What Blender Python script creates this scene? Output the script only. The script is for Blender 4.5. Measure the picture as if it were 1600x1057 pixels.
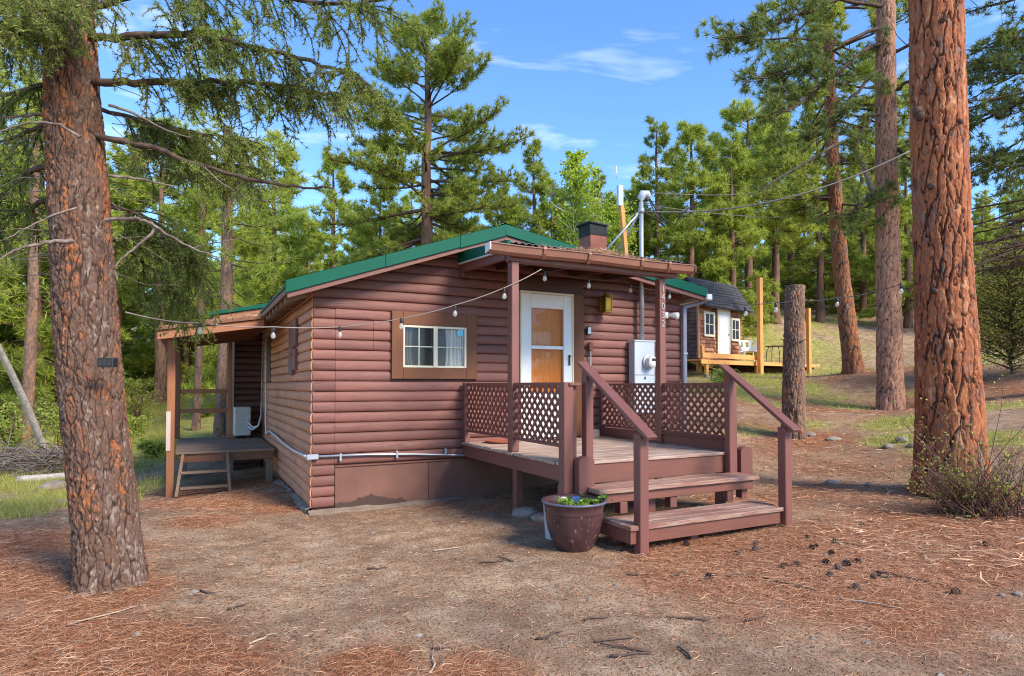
import bpy, bmesh, math, random
import numpy as np
from mathutils import Vector, Matrix

for o in list(bpy.data.objects):
    bpy.data.objects.remove(o)
SC = bpy.context.scene
COL = SC.collection
rad = math.radians

# ------------------------------------------------------------------ camera
FPX, IMW, IMH = 970.0, 1600.0, 1057.0
YAW, PITCH, HORIZON = rad(27.2), rad(1.5), 603.0
PCX, PCY = 800.0, HORIZON - FPX * math.tan(PITCH)
CAM = np.array([-1.311, -7.913, 1.50])
cd = bpy.data.cameras.new('camera')
cam = bpy.data.objects.new('camera', cd)
COL.objects.link(cam)
cam.location = CAM
cam.rotation_euler = (rad(90) + PITCH, 0, -YAW)
cd.sensor_width = 36
cd.lens = FPX / IMW * 36
cd.shift_y = (PCY - IMH / 2) / IMW
cd.clip_end = 2000
SC.camera = cam

# ------------------------------------------------------------------ light
SUN_AZ, SUN_EL = rad(158), rad(38)          # azimuth from +Y, clockwise
world = bpy.data.worlds.new('World')
SC.world = world
world.use_nodes = True
wn, wl = world.node_tree.nodes, world.node_tree.links
wn.clear()
w_out = wn.new('ShaderNodeOutputWorld')
w_bg = wn.new('ShaderNodeBackground')
w_bg.inputs['Strength'].default_value = 0.15
sky = wn.new('ShaderNodeTexSky')
sky.sky_type = 'NISHITA'
sky.sun_disc = False
sky.sun_elevation = SUN_EL
sky.sun_rotation = SUN_AZ % (2 * math.pi)
sky.altitude = 2300
sky.air_density = 1.0
sky.dust_density = 0.0
sky.ozone_density = 4.0
# thin wispy cloud: stretched noise over the whole dome
w_tc = wn.new('ShaderNodeTexCoord')
w_map = wn.new('ShaderNodeMapping')
w_map.inputs['Rotation'].default_value = (rad(8), rad(-14), rad(20))
w_map.inputs['Scale'].default_value = (2.2, 2.2, 9.0)
w_map.inputs['Location'].default_value = (0.35, 0.1, 0.62)
w_no = wn.new('ShaderNodeTexNoise')
w_no.inputs['Scale'].default_value = 1.3
w_no.inputs['Detail'].default_value = 5
w_no.inputs['Roughness'].default_value = 0.58
w_no.inputs['Distortion'].default_value = 0.5
w_rp = wn.new('ShaderNodeValToRGB')
w_rp.color_ramp.elements[0].position = 0.54
w_rp.color_ramp.elements[0].color = (0, 0, 0, 1)
w_rp.color_ramp.elements[1].position = 1.0
w_rp.color_ramp.elements[1].color = (1, 1, 1, 1)
w_mix = wn.new('ShaderNodeMix')
w_mix.data_type = 'RGBA'
w_mix.inputs[7].default_value = (4.4, 4.6, 5.2, 1)
wl.new(w_tc.outputs['Generated'], w_map.inputs['Vector'])
wl.new(w_map.outputs['Vector'], w_no.inputs['Vector'])
wl.new(w_no.outputs['Fac'], w_rp.inputs['Fac'])
wl.new(w_rp.outputs['Color'], w_mix.inputs[0])
w_hs = wn.new('ShaderNodeHueSaturation')
w_hs.inputs['Saturation'].default_value = 1.1
w_hs.inputs['Value'].default_value = 0.82
wl.new(sky.outputs['Color'], w_hs.inputs['Color'])
wl.new(w_hs.outputs['Color'], w_mix.inputs[6])
wl.new(w_mix.outputs[2], w_bg.inputs['Color'])
wl.new(w_bg.outputs['Background'], w_out.inputs['Surface'])

sd = bpy.data.lights.new('sun', 'SUN')
sd.energy = 2.05
sd.angle = rad(20)
sd.color = (1.0, 0.89, 0.74)
sun = bpy.data.objects.new('sun', sd)
COL.objects.link(sun)
sdir = Vector((math.sin(SUN_AZ) * math.cos(SUN_EL), math.cos(SUN_AZ) * math.cos(SUN_EL), math.sin(SUN_EL)))
sun.rotation_euler = sdir.to_track_quat('Z', 'Y').to_euler()
sun.location = (10, -25, 20)

SC.view_settings.view_transform = 'Standard'
SC.view_settings.look = 'None'
SC.view_settings.gamma = 1.0
SC.view_settings.use_curve_mapping = False
SC.view_settings.exposure = 1.72
SC.render.engine = 'CYCLES'
SC.cycles.sample_clamp_indirect = 4

SC.cycles.max_bounces = 6
SC.cycles.diffuse_bounces = 3
SC.cycles.glossy_bounces = 3
SC.cycles.transmission_bounces = 4
SC.cycles.transparent_max_bounces = 8
SC.cycles.caustics_reflective = False
SC.cycles.caustics_refractive = False
SC.cycles.use_denoising = True
SC.cycles.denoiser = 'OPENIMAGEDENOISE'
SC.cycles.denoising_input_passes = 'RGB_ALBEDO_NORMAL'
SC.cycles.denoising_prefilter = 'NONE'
SC.cycles.filter_width = 1.1

# ------------------------------------------------------------------ helpers
CY, SY, CP, SP = math.cos(YAW), math.sin(YAW), math.cos(PITCH), math.sin(PITCH)
FW = np.array([SY * CP, CY * CP, SP])
RT = np.array([CY, -SY, 0.0])
UP = np.cross(RT, FW)


def at(px, py, D):
    """point of the place that lies D metres deep along a photo pixel"""
    return CAM + D * (FW + RT * (px - PCX) / FPX + UP * (PCY - py) / FPX)


def srgb(r, g, b):
    f = lambda c: (c / 255 / 12.92) if c / 255 <= 0.04045 else ((c / 255 + 0.055) / 1.055) ** 2.4
    return (f(r), f(g), f(b), 1)


WLOC = {}


def empty(name, loc, label=None, cat=None, group=None):
    o = bpy.data.objects.new(name, None)
    COL.objects.link(o)
    o.empty_display_size = 0.2
    o.location = loc
    WLOC[o.name] = np.array(loc, float)
    if label:
        tag(o, label, cat, group)
    return o


def tag(o, label=None, cat=None, group=None, kind=None):
    if label: o['label'] = label
    if cat: o['category'] = cat
    if group: o['group'] = group
    if kind: o['kind'] = kind
    return o


def link(name, me, mat, parent, loc):
    o = bpy.data.objects.new(name, me)
    COL.objects.link(o)
    WLOC[o.name] = np.array(loc, float)
    if parent is not None:
        o.parent = parent
        o.location = np.array(loc) - WLOC[parent.name]
    else:
        o.location = loc
    if mat is not None and len(me.materials) == 0:
        me.materials.append(mat)
    return o


def npmesh(name, V, Fs, smooth=False):
    """V (n,3); Fs list of (m,k) index arrays"""
    me = bpy.data.meshes.new(name)
    V = np.asarray(V, np.float32)
    Fs = [np.asarray(f, np.int32) for f in Fs if len(f)]
    me.vertices.add(len(V))
    me.vertices.foreach_set('co', V.ravel())
    li = np.concatenate([f.ravel() for f in Fs])
    cnt = np.concatenate([np.full(len(f), f.shape[1], np.int32) for f in Fs])
    st = np.concatenate([[0], np.cumsum(cnt)[:-1]]).astype(np.int32)
    me.loops.add(len(li))
    me.loops.foreach_set('vertex_index', li)
    me.polygons.add(len(cnt))
    me.polygons.foreach_set('loop_start', st)
    me.polygons.foreach_set('loop_total', cnt)
    me.update(calc_edges=True)
    me.polygons.foreach_set('use_smooth', np.full(len(cnt), bool(smooth)))
    return me


def mk(name, V, Fs, mat, parent=None, smooth=False, origin=None):
    V = np.asarray(V, float)
    if origin is None:
        c = (V.min(0) + V.max(0)) / 2
        if parent is None:
            c[2] = V[:, 2].min()
    else:
        c = np.array(origin, float)
    if isinstance(Fs, list) and len(Fs) and not hasattr(Fs[0][0], '__len__'):
        by = {}
        for f in Fs:
            by.setdefault(len(f), []).append(f)
        Fs = [np.array(v) for v in by.values()]
    return link(name, npmesh(name, V - c, Fs, smooth), mat, parent, c)


BOXF = [(0, 3, 2, 1), (4, 5, 6, 7), (0, 1, 5, 4), (1, 2, 6, 5), (2, 3, 7, 6), (3, 0, 4, 7)]


def hexa(name, P, mat, parent=None, bev=0.0):
    """box from 8 corners (bottom 4 ccw, top 4 ccw) with optional bevel"""
    P = np.asarray(P, float)
    c = (P.min(0) + P.max(0)) / 2
    if parent is None: c[2] = P[:, 2].min()
    if bev <= 0:
        return mk(name, P, BOXF, mat, parent)
    bm = bmesh.new()
    vs = [bm.verts.new(p - c) for p in P]
    for f in BOXF: bm.faces.new([vs[i] for i in f])
    bmesh.ops.bevel(bm, geom=list(bm.edges), offset=bev, segments=1, affect='EDGES', profile=0.5)
    me = bpy.data.meshes.new(name)
    bm.to_mesh(me); bm.free()
    return link(name, me, mat, parent, c)


def box(name, lo, hi, mat, parent=None, bev=0.004):
    x0, y0, z0 = lo; x1, y1, z1 = hi
    P = [(x0, y0, z0), (x1, y0, z0), (x1, y1, z0), (x0, y1, z0), (x0, y0, z1), (x1, y0, z1), (x1, y1, z1), (x0, y1, z1)]
    return hexa(name, P, mat, parent, bev)


def beam(name, a, b, w, h, mat, parent=None, bev=0.004, up=(0, 0, 1), roll=0):
    """rectangular bar from a to b, w across, h along up"""
    a = np.array(a, float); b = np.array(b, float)
    d = b - a; d /= np.linalg.norm(d)
    up = np.array(up, float)
    s = np.cross(d, up); s /= np.linalg.norm(s)
    u = np.cross(s, d)
    if roll:
        s, u = s * math.cos(roll) + u * math.sin(roll), u * math.cos(roll) - s * math.sin(roll)
    s *= w / 2; u *= h / 2
    P = [a - s - u, a + s - u, b + s - u, b - s - u, a - s + u, a + s + u, b + s + u, b - s + u]
    return hexa(name, P, mat, parent, bev)


def tube_arrays(pts, radii, n=8, cap=True):
    pts = np.asarray(pts, float); radii = np.asarray(radii, float)
    if radii.ndim == 0: radii = np.full(len(pts), float(radii))
    t = np.gradient(pts, axis=0)
    t /= np.linalg.norm(t, axis=1)[:, None] + 1e-9
    ref = np.array([0, 0, 1.0]) if abs(t[:, 2]).mean() < 0.8 else np.array([1.0, 0, 0])
    s = np.cross(t, ref); s /= np.linalg.norm(s, axis=1)[:, None] + 1e-9
    u = np.cross(s, t)
    a = np.arange(n) / n * 2 * math.pi
    V = pts[:, None, :] + radii[:, None, None] * (s[:, None, :] * np.cos(a)[None, :, None] + u[:, None, :] * np.sin(a)[None, :, None])
    V = V.reshape(-1, 3)
    m = len(pts)
    i, j = np.meshgrid(np.arange(m - 1), np.arange(n), indexing='ij')
    i = i.ravel(); j = j.ravel(); k = (j + 1) % n
    F = np.stack([i * n + j, i * n + k, (i + 1) * n + k, (i + 1) * n + j], 1)[:, ::-1]
    caps = []
    if cap:
        caps = [np.arange(n)[None, :], (np.arange(n)[::-1] + (m - 1) * n)[None, :]]
    return V, F, caps


def tube(name, pts, r, mat, parent=None, n=8, smooth=True, cap=True):
    V, F, c = tube_arrays(pts, r, n, cap)
    return mk(name, V, [F] + ([np.concatenate(c)] if cap else []), mat, parent, smooth)


class Soup:
    """collects tubes and polys of ONE part"""
    def __init__(self): self.V = []; self.Q = []; self.T = []; self.N = {}; self.n = 0
    def add(self, V, F):
        F = np.asarray(F) + self.n
        self.V.append(np.asarray(V, float)); self.n += len(V)
        self.N.setdefault(F.shape[1], []).append(F)
    def tube(self, pts, r, n=5):
        V, F, c = tube_arrays(pts, r, n, False); self.add(V, F)
    def build(self, name, mat, parent=None, smooth=True, origin=None):
        return mk(name, np.concatenate(self.V), [np.concatenate(v) for v in self.N.values()], mat, parent, smooth, origin)


def lathe(name, prof, mat, centre, parent=None, n=32, smooth=True):
    a = np.arange(n) / n * 2 * math.pi
    V = []; F = []
    for r, z in prof:
        V.append(np.stack([centre[0] + r * np.cos(a), centre[1] + r * np.sin(a), np.full(n, centre[2] + z)], 1))
    m = len(prof)
    for i in range(m - 1):
        for j in range(n):
            k = (j + 1) % n
            F.append((i * n + j, i * n + k, (i + 1) * n + k, (i + 1) * n + j))
    return mk(name, np.concatenate(V), [np.array(F)], mat, parent, smooth)


# value noise (numpy) ---------------------------------------------------
_rs = np.random.RandomState(7)
_tab = _rs.rand(256, 256)


def vnoise(x, y):
    x = np.asarray(x, float); y = np.asarray(y, float)
    xi = np.floor(x).astype(int); yi = np.floor(y).astype(int)
    fx = x - xi; fy = y - yi
    fx = fx * fx * (3 - 2 * fx); fy = fy * fy * (3 - 2 * fy)
    g = lambda i, j: _tab[i & 255, j & 255]
    return (g(xi, yi) * (1 - fx) + g(xi + 1, yi) * fx) * (1 - fy) + (g(xi, yi + 1) * (1 - fx) + g(xi + 1, yi + 1) * fx) * fy


def fbm(x, y, o=4):
    s = 0; a = 0.5
    for k in range(o):
        s = s + a * vnoise(x * 2 ** k + 17.3 * k, y * 2 ** k + 9.1 * k); a *= 0.5
    return s / (1 - 0.5 ** o)


# ------------------------------------------------------------------ materials
class NT:
    def __init__(self, name):
        self.m = bpy.data.materials.new(name); self.m.use_nodes = True
        self.t = self.m.node_tree; self.n = self.t.nodes
        self.n.clear()
        self.out = self.n.new('ShaderNodeOutputMaterial')
        self.b = self.n.new('ShaderNodeBsdfPrincipled')
        self.l(self.b.outputs[0], self.out.inputs[0])
        self.tc = None
    def l(self, a, b): self.t.links.new(a, b)
    def coord(self, scale=(1, 1, 1), kind='Object'):
        if self.tc is None: self.tc = self.n.new('ShaderNodeTexCoord')
        mp = self.n.new('ShaderNodeMapping'); mp.inputs['Scale'].default_value = scale
        self.l(self.tc.outputs[kind], mp.inputs[0]); return mp.outputs[0]
    def wcoord(self, scale=(1, 1, 1)):
        g = self.n.new('ShaderNodeNewGeometry')
        mp = self.n.new('ShaderNodeMapping'); mp.inputs['Scale'].default_value = scale
        self.l(g.outputs['Position'], mp.inputs[0]); return mp.outputs[0]
    def noise(self, co, scale, detail=4, rough=0.55, dist=0):
        x = self.n.new('ShaderNodeTexNoise'); x.inputs['Scale'].default_value = scale
        x.inputs['Detail'].default_value = detail; x.inputs['Roughness'].default_value = rough
        x.inputs['Distortion'].default_value = dist
        self.l(co, x.inputs['Vector']); return x.outputs['Fac']
    def ramp(self, fac, stops):
        r = self.n.new('ShaderNodeValToRGB'); e = r.color_ramp.elements
        while len(e) < len(stops): e.new(0.5)
        for k, (p, c) in enumerate(stops):
            e[k].position = p; e[k].color = c if len(c) == 4 else (*c, 1)
        self.l(fac, r.inputs[0]); return r.outputs[0]
    def mix(self, fac, a, b, mode='MIX'):
        m = self.n.new('ShaderNodeMix'); m.data_type = 'RGBA'; m.blend_type = mode
        for s, v in ((0, fac), (6, a), (7, b)):
            if isinstance(v, (int, float)): m.inputs[s].default_value = v
            elif isinstance(v, tuple): m.inputs[s].default_value = v if len(v) == 4 else (*v, 1)
            else: self.l(v, m.inputs[s])
        return m.outputs[2]
    def math(self, op, a, b=0.0):
        m = self.n.new('ShaderNodeMath'); m.operation = op
        for s, v in ((0, a), (1, b)):
            if isinstance(v, (int, float)): m.inputs[s].default_value = v
            else: self.l(v, m.inputs[s])
        return m.outputs[0]
    def attr(self, name):
        a = self.n.new('ShaderNodeAttribute'); a.attribute_name = name; return a.outputs['Fac']
    def rand(self):
        return self.n.new('ShaderNodeObjectInfo').outputs['Random']
    def island(self):
        return self.n.new('ShaderNodeNewGeometry').outputs['Random Per Island']
    def bump(self, h, strength=0.3, dist=0.01):
        b = self.n.new('ShaderNodeBump'); b.inputs['Strength'].default_value = strength
        b.inputs['Distance'].default_value = dist
        self.l(h, b.inputs['Height']); self.l(b.outputs[0], self.b.inputs['Normal'])
    def set(self, col=None, rough=0.6, metal=0.0, spec=None):
        if col is not None:
            if isinstance(col, tuple): self.b.inputs['Base Color'].default_value = col if len(col) == 4 else (*col, 1)
            else: self.l(col, self.b.inputs['Base Color'])
        self.b.inputs['Roughness'].default_value = rough
        self.b.inputs['Metallic'].default_value = metal
        if spec is not None: self.b.inputs['Specular IOR Level'].default_value = spec
        return self.m


M = {}


def plain(key, c, rough=0.6, metal=0.0, var=0.25, scale=8, bump=0.0):
    t = NT(key)
    co = t.coord()
    n = t.noise(co, scale, 5)
    d = tuple(x * (1 - var) for x in c[:3]); u = tuple(min(1, x * (1 + var)) for x in c[:3])
    col = t.ramp(n, [(0.3, d), (0.7, u)])
    if bump: t.bump(t.noise(co, scale * 6, 3), bump, 0.004)
    M[key] = t.set(col, rough, metal)
    return M[key]


def painted_wood(key, c, worn=None, wear=0.0, axis=0, rough=0.5, var=0.3, objrand=0.25):
    """painted or stained timber: streaks along the grain, chips and dust"""
    t = NT(key)
    s = [14, 14, 14]; s[axis] = 1.2
    co = t.wcoord(tuple(s))
    n1 = t.noise(co, 2.0, 6, 0.65)
    n2 = t.noise(t.wcoord(), 1.6, 4)
    d = tuple(x * (1 - var) for x in c[:3]); u = tuple(min(1, x * (1 + var)) for x in c[:3])
    col = t.ramp(n1, [(0.25, d), (0.75, u)])
    col = t.mix(t.ramp(n2, [(0.35, (0, 0, 0)), (0.7, (1, 1, 1))]), col, t.mix(0.5, col, tuple(x * 1.35 for x in c[:3])))
    r = t.math('MULTIPLY_ADD', t.rand(), objrand * 2)
    t.n[-1].inputs[2].default_value = 1 - objrand
    mul = t.n.new('ShaderNodeCombineColor')
    for i in range(3): t.l(r, mul.inputs[i])
    col = t.mix(1.0, col, mul.outputs[0], 'MULTIPLY')
    if worn:
        s2 = [22, 22, 22]; s2[axis] = 0.9
        f = t.noise(t.wcoord(tuple(s2)), 3.0, 8, 0.7)
        s3 = [2.2, 2.2, 2.2]; s3[axis] = 0.8
        g = t.noise(t.wcoord(tuple(s3)), 1.6, 4, 0.6)
        w = t.math('ADD', t.math('MULTIPLY', f, 0.72), t.math('MULTIPLY', g, 0.38))
        mask = t.ramp(w, [(0.62 - wear, (0, 0, 0)), (0.76 - wear * 0.6, (1, 1, 1))])
        wc = t.ramp(n1, [(0.3, tuple(x * 0.65 for x in worn[:3])), (0.7, worn)])
        col = t.mix(mask, col, wc)
    if key.startswith('log'):
        ks = [9.0, 9.0, 9.0]; ks[axis] = 2.2
        vo = t.n.new('ShaderNodeTexVoronoi'); vo.inputs['Scale'].default_value = 1.0
        t.l(t.wcoord(tuple(ks)), vo.inputs['Vector'])
        kn = t.ramp(vo.outputs['Distance'], [(0.05, (1, 1, 1)), (0.13, (0, 0, 0))])
        col = t.mix(t.math('MULTIPLY', kn, .55), col, tuple(x * .4 for x in c[:3]))
        ck = t.noise(co, 9.0, 3, .6)
        col = t.mix(t.ramp(ck, [(0.30, (.7, .7, .7)), (0.36, (0, 0, 0))]), col, tuple(x * .45 for x in c[:3]))
    t.bump(t.noise(co, 5.0, 5, 0.7), 0.5, 0.005)
    M[key] = t.set(col, rough)
    return M[key]


BROWN = srgb(126, 74, 66)
painted_wood('log_paint', srgb(112, 70, 61), srgb(144, 104, 96), 0.03, 0, 0.68, 0.28, 0.2)
painted_wood('log_faded', srgb(178, 120, 88), srgb(152, 92, 62), 0.02, 1, 0.6, 0.22, 0.12)
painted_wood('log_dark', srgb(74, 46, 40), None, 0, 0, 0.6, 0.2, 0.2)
painted_wood('trim_tan', srgb(104, 60, 30), None, 0, 2, 0.65, 0.1, 0.0)
painted_wood('porch_paint', srgb(110, 67, 58), srgb(152, 114, 98), -0.06, 2, 0.5, 0.16, 0.1)
painted_wood('porch_paint_x', srgb(110, 67, 54), srgb(152, 114, 98), -0.05, 0, 0.5, 0.16, 0.1)
painted_wood('porch_paint_y', srgb(110, 67, 60), srgb(160, 122, 110), -0.04, 1, 0.5, 0.16, 0.1)
painted_wood('deck_worn', srgb(128, 96, 82), srgb(200, 180, 162), 0.18, 0, 0.75, 0.2, 0.14)
painted_wood('tread_worn', srgb(118, 78, 64), srgb(188, 162, 144), 0.13, 0, 0.7, 0.2, 0.12)
painted_wood('deck_grey', srgb(122, 102, 84), srgb(152, 136, 118), 0.06, 0, 0.8, 0.25, 0.15)
painted_wood('cedar', srgb(146, 92, 58), None, 0, 2, 0.6, 0.2, 0.1)
painted_wood('cedar_x', srgb(146, 94, 62), None, 0, 0, 0.6, 0.2, 0.1)
painted_wood('cedar_dark', srgb(112, 72, 48), None, 0, 1, 0.65, 0.25, 0.12)
painted_wood('fresh_pine', srgb(206, 140, 72), None, 0, 2, 0.6, 0.18, 0.1)
painted_wood('fresh_pine_x', srgb(206, 146, 80), None, 0, 0, 0.6, 0.18, 0.1)
painted_wood('old_wood', srgb(128, 104, 82), srgb(158, 142, 124), 0.02, 2, 0.8, 0.25, 0.12)
painted_wood('door_wood', srgb(214, 118, 36), srgb(176, 84, 22), 0.0, 2, 0.35, 0.3, 0.0)
painted_wood('weathered_white', srgb(190, 168, 160), srgb(130, 84, 60), -0.02, 2, 0.7, 0.15, 0.0)
t = NT('skirt_paint')
co = t.wcoord(); sx_ = t.n.new('ShaderNodeSeparateXYZ'); t.l(co, sx_.inputs[0])
n = t.noise(co, 2.5, 5); nn = t.noise(t.wcoord((1, 1, .15)), 5, 6, .7)
col = t.ramp(n, [(.3, srgb(98, 64, 52)), (.7, srgb(120, 82, 68))])
lev = t.math('SUBTRACT', t.math('MULTIPLY', nn, .26), t.math('ADD', t.math('MULTIPLY', t.math('ABSOLUTE', t.math('SUBTRACT', sx_.outputs[0], .72)), .22), .02))
wet = t.ramp(t.math('ADD', t.math('MULTIPLY', t.math('SUBTRACT', lev, sx_.outputs[2]), 12.0), .5), [(.4, (0, 0, 0)), (.6, (1, 1, 1))])
col = t.mix(wet, col, srgb(66, 46, 38))
t.bump(t.noise(co, 40, 4), .15, .004)
M['skirt_paint'] = t.set(col, .6)
plain('concrete', srgb(132, 117, 102), 0.9, var=0.25, scale=6, bump=0.4)
plain('white_paint', srgb(222, 222, 220), 0.45, var=0.05)
plain('cream_paint', srgb(216, 206, 178), 0.45, var=0.06)
plain('green_metal', srgb(0, 82, 62), 0.55, var=0.12, scale=1.5)
M['green_metal'].node_tree.nodes['Principled BSDF'].inputs['Specular IOR Level'].default_value = 0.18
plain('gutter_brown', srgb(128, 84, 66), 0.42, var=0.12, scale=3)
plain('gutter_white', srgb(206, 206, 204), 0.4, var=0.08)
plain('downspout', srgb(132, 128, 136), 0.45, var=0.1)
plain('roof_metal', srgb(92, 92, 92), 0.4, metal=0.5, var=0.35, scale=5)
plain('dark_gap', (0.012, 0.011, 0.01, 1), 0.9, var=0.2)
plain('interior', (0.22, 0.2, 0.17, 1), 0.9, var=0.2)
plain('pale_blue', srgb(172, 190, 216), 0.5, var=0.06)
plain('galv', srgb(168, 174, 182), 0.42, metal=0.55, var=0.12)
plain('meter_grey', srgb(176, 184, 192), 0.5, metal=0.1, var=0.06, scale=4)
plain('black_plastic', (0.015, 0.015, 0.017, 1), 0.45, var=0.2)
plain('cable_grey', srgb(110, 106, 104), 0.6, var=0.1)
plain('white_plastic', srgb(226, 224, 216), 0.4, var=0.04)
plain('grey_plastic', srgb(188, 188, 182), 0.5, var=0.06)
plain('brass', srgb(140, 110, 36), 0.35, metal=0.7, var=0.3)
plain('steel_digits', srgb(176, 166, 150), 0.35, metal=0.7, var=0.2)
plain('soot', (0.02, 0.02, 0.021, 1), 0.8, var=0.4, scale=6, bump=0.3)
plain('clay', srgb(150, 82, 62), 0.7, var=0.22, scale=5, bump=0.2)
plain('soil', srgb(74, 54, 44), 0.95, var=0.4, scale=30, bump=0.5)
plain('blue_rag', srgb(56, 86, 140), 0.8, var=0.2)
plain('bucket_white', srgb(186, 196, 206), 0.4, var=0.08)
plain('sticker', srgb(110, 196, 216), 0.5, var=0.05)
plain('curtain', srgb(214, 208, 206), 0.9, var=0.06, scale=4)
plain('stone', srgb(138, 126, 114), 0.85, var=0.28, scale=6, bump=0.5)
plain('cone_brown', srgb(98, 74, 62), 0.85, var=0.35, scale=30)
plain('twig', srgb(84, 66, 56), 0.85, var=0.35, scale=20)
plain('pale_stick', srgb(178, 158, 138), 0.85, var=0.2, scale=20)
plain('dead_white', srgb(176, 166, 156), 0.8, var=0.3, scale=12, bump=0.4)
plain('dead_grey', srgb(120, 108, 100), 0.85, var=0.3, scale=16, bump=0.3)
plain('green_board', srgb(30, 110, 100), 0.6, var=0.1)
plain('wire_dark', (0.03, 0.028, 0.028, 1), 0.6, var=0.1)
plain('wire_light', srgb(150, 136, 128), 0.6, var=0.1)
plain('stem_red', srgb(104, 72, 58), 0.8, var=0.3, scale=20)

# glazed pot
t = NT('glaze')
n = t.noise(t.coord(), 5, 5); n2 = t.noise(t.coord((1, 1, 0.6)), 26, 4)
col = t.ramp(n, [(0.3, srgb(58, 38, 40)), (0.7, srgb(84, 58, 58))])
col = t.mix(t.ramp(n2, [(0.62, (0, 0, 0)), (0.72, (1, 1, 1))]), col, srgb(140, 100, 84))
t.bump(n2, 0.1, 0.003)
M['glaze'] = t.set(col, 0.22)
plain('glaze_rim', srgb(88, 92, 112), 0.3, var=0.2)

# glass
t = NT('glass')
t.n.remove(t.b)
tr = t.n.new('ShaderNodeBsdfTransparent'); tr.inputs[0].default_value = (0.9, 0.92, 0.9, 1)
gl = t.n.new('ShaderNodeBsdfGlossy'); gl.inputs['Roughness'].default_value = 0.02
fr = t.n.new('ShaderNodeFresnel'); fr.inputs[0].default_value = 1.33
mx = t.n.new('ShaderNodeMixShader')
gq = t.n.new('ShaderNodeNewGeometry'); fq = t.math('MULTIPLY', fr.outputs[0], t.math('SUBTRACT', 1.0, gq.outputs['Backfacing']))
t.l(fq, mx.inputs[0]); t.l(tr.outputs[0], mx.inputs[1]); t.l(gl.outputs[0], mx.inputs[2])
t.l(mx.outputs[0], t.out.inputs[0])
M['glass'] = t.m
t = NT('screen_glass')
t.n.remove(t.b)
tr = t.n.new('ShaderNodeBsdfTransparent'); tr.inputs[0].default_value = (0.62, 0.62, 0.62, 1)
gl = t.n.new('ShaderNodeBsdfGlossy'); gl.inputs['Roughness'].default_value = 0.12
fr = t.n.new('ShaderNodeFresnel'); fr.inputs[0].default_value = 1.45
mx = t.n.new('ShaderNodeMixShader')
gq = t.n.new('ShaderNodeNewGeometry'); fq = t.math('MULTIPLY', fr.outputs[0], t.math('SUBTRACT', 1.0, gq.outputs['Backfacing']))
t.l(fq, mx.inputs[0]); t.l(tr.outputs[0], mx.inputs[1]); t.l(gl.outputs[0], mx.inputs[2])
t.l(mx.outputs[0], t.out.inputs[0])
M['screen_glass'] = t.m
t = NT('bulb_glass')
t.n.remove(t.b)
tr = t.n.new('ShaderNodeBsdfTransparent'); tr.inputs[0].default_value = (0.93, 0.93, 0.92, 1)
gl = t.n.new('ShaderNodeBsdfPrincipled'); gl.inputs['Roughness'].default_value = 0.08
gl.inputs['Base Color'].default_value = (0.85, 0.84, 0.82, 1)
mx = t.n.new('ShaderNodeMixShader'); mx.inputs[0].default_value = 0.3
t.l(tr.outputs[0], mx.inputs[1]); t.l(gl.outputs[0], mx.inputs[2])
t.l(mx.outputs[0], t.out.inputs[0])
M['bulb_glass'] = t.m


def leafmat(key, c1, c2, c3, trans=0.52, rough=0.55):
    t = NT(key)
    isl = t.island()
    big = t.noise(t.wcoord(), 0.55, 3)
    col = t.ramp(isl, [(0.0, c1), (0.55, c2), (1.0, c3)])
    col = t.mix(t.ramp(big, [(0.35, (0, 0, 0)), (0.65, (1, 1, 1))]), col, t.mix(0.45, col, c3))
    r = t.rand()
    col = t.mix(t.math('MULTIPLY', r, 0.45), col, t.mix(0.5, col, c1))
    t.set(col, rough, spec=0.3)
    ts = t.n.new('ShaderNodeBsdfTranslucent'); t.l(col, ts.inputs[0])
    mx = t.n.new('ShaderNodeMixShader'); mx.inputs[0].default_value = trans
    t.l(t.b.outputs[0], mx.inputs[1]); t.l(ts.outputs[0], mx.inputs[2]); t.l(mx.outputs[0], t.out.inputs[0])
    M[key] = t.m


leafmat('pine_needle', srgb(100, 114, 42), srgb(150, 164, 64), srgb(194, 200, 92))
leafmat('pine_needle_dark', srgb(76, 90, 46), srgb(112, 128, 66), srgb(148, 158, 86))
leafmat('pine_needle_light', srgb(122, 138, 46), srgb(168, 184, 70), srgb(208, 212, 102))
leafmat('fir_needle', srgb(88, 106, 48), srgb(130, 148, 68), srgb(168, 180, 90), 0.45)
leafmat('aspen_leaf', srgb(132, 160, 34), srgb(170, 196, 50), srgb(200, 214, 78), 0.45)
leafmat('spring_leaf', srgb(124, 142, 54), srgb(166, 180, 76), srgb(202, 208, 108), 0.5)
leafmat('juniper_leaf', srgb(104, 110, 46), srgb(146, 146, 62), srgb(180, 170, 84), 0.45)
leafmat('shrub_leaf', srgb(128, 144, 56), srgb(164, 178, 76), srgb(196, 202, 104), 0.5)
leafmat('grass_blade', srgb(138, 146, 58), srgb(176, 176, 82), srgb(210, 198, 128), 0.4)
leafmat('plant_leaf', srgb(70, 112, 30), srgb(112, 152, 44), srgb(160, 180, 80), 0.35)
leafmat('litter', srgb(120, 78, 54), srgb(196, 132, 90), srgb(238, 202, 164), 0.1, 0.6)
leafmat('litter_red', srgb(80, 50, 38), srgb(150, 92, 64), srgb(206, 148, 112), 0.1, 0.6)


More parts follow.
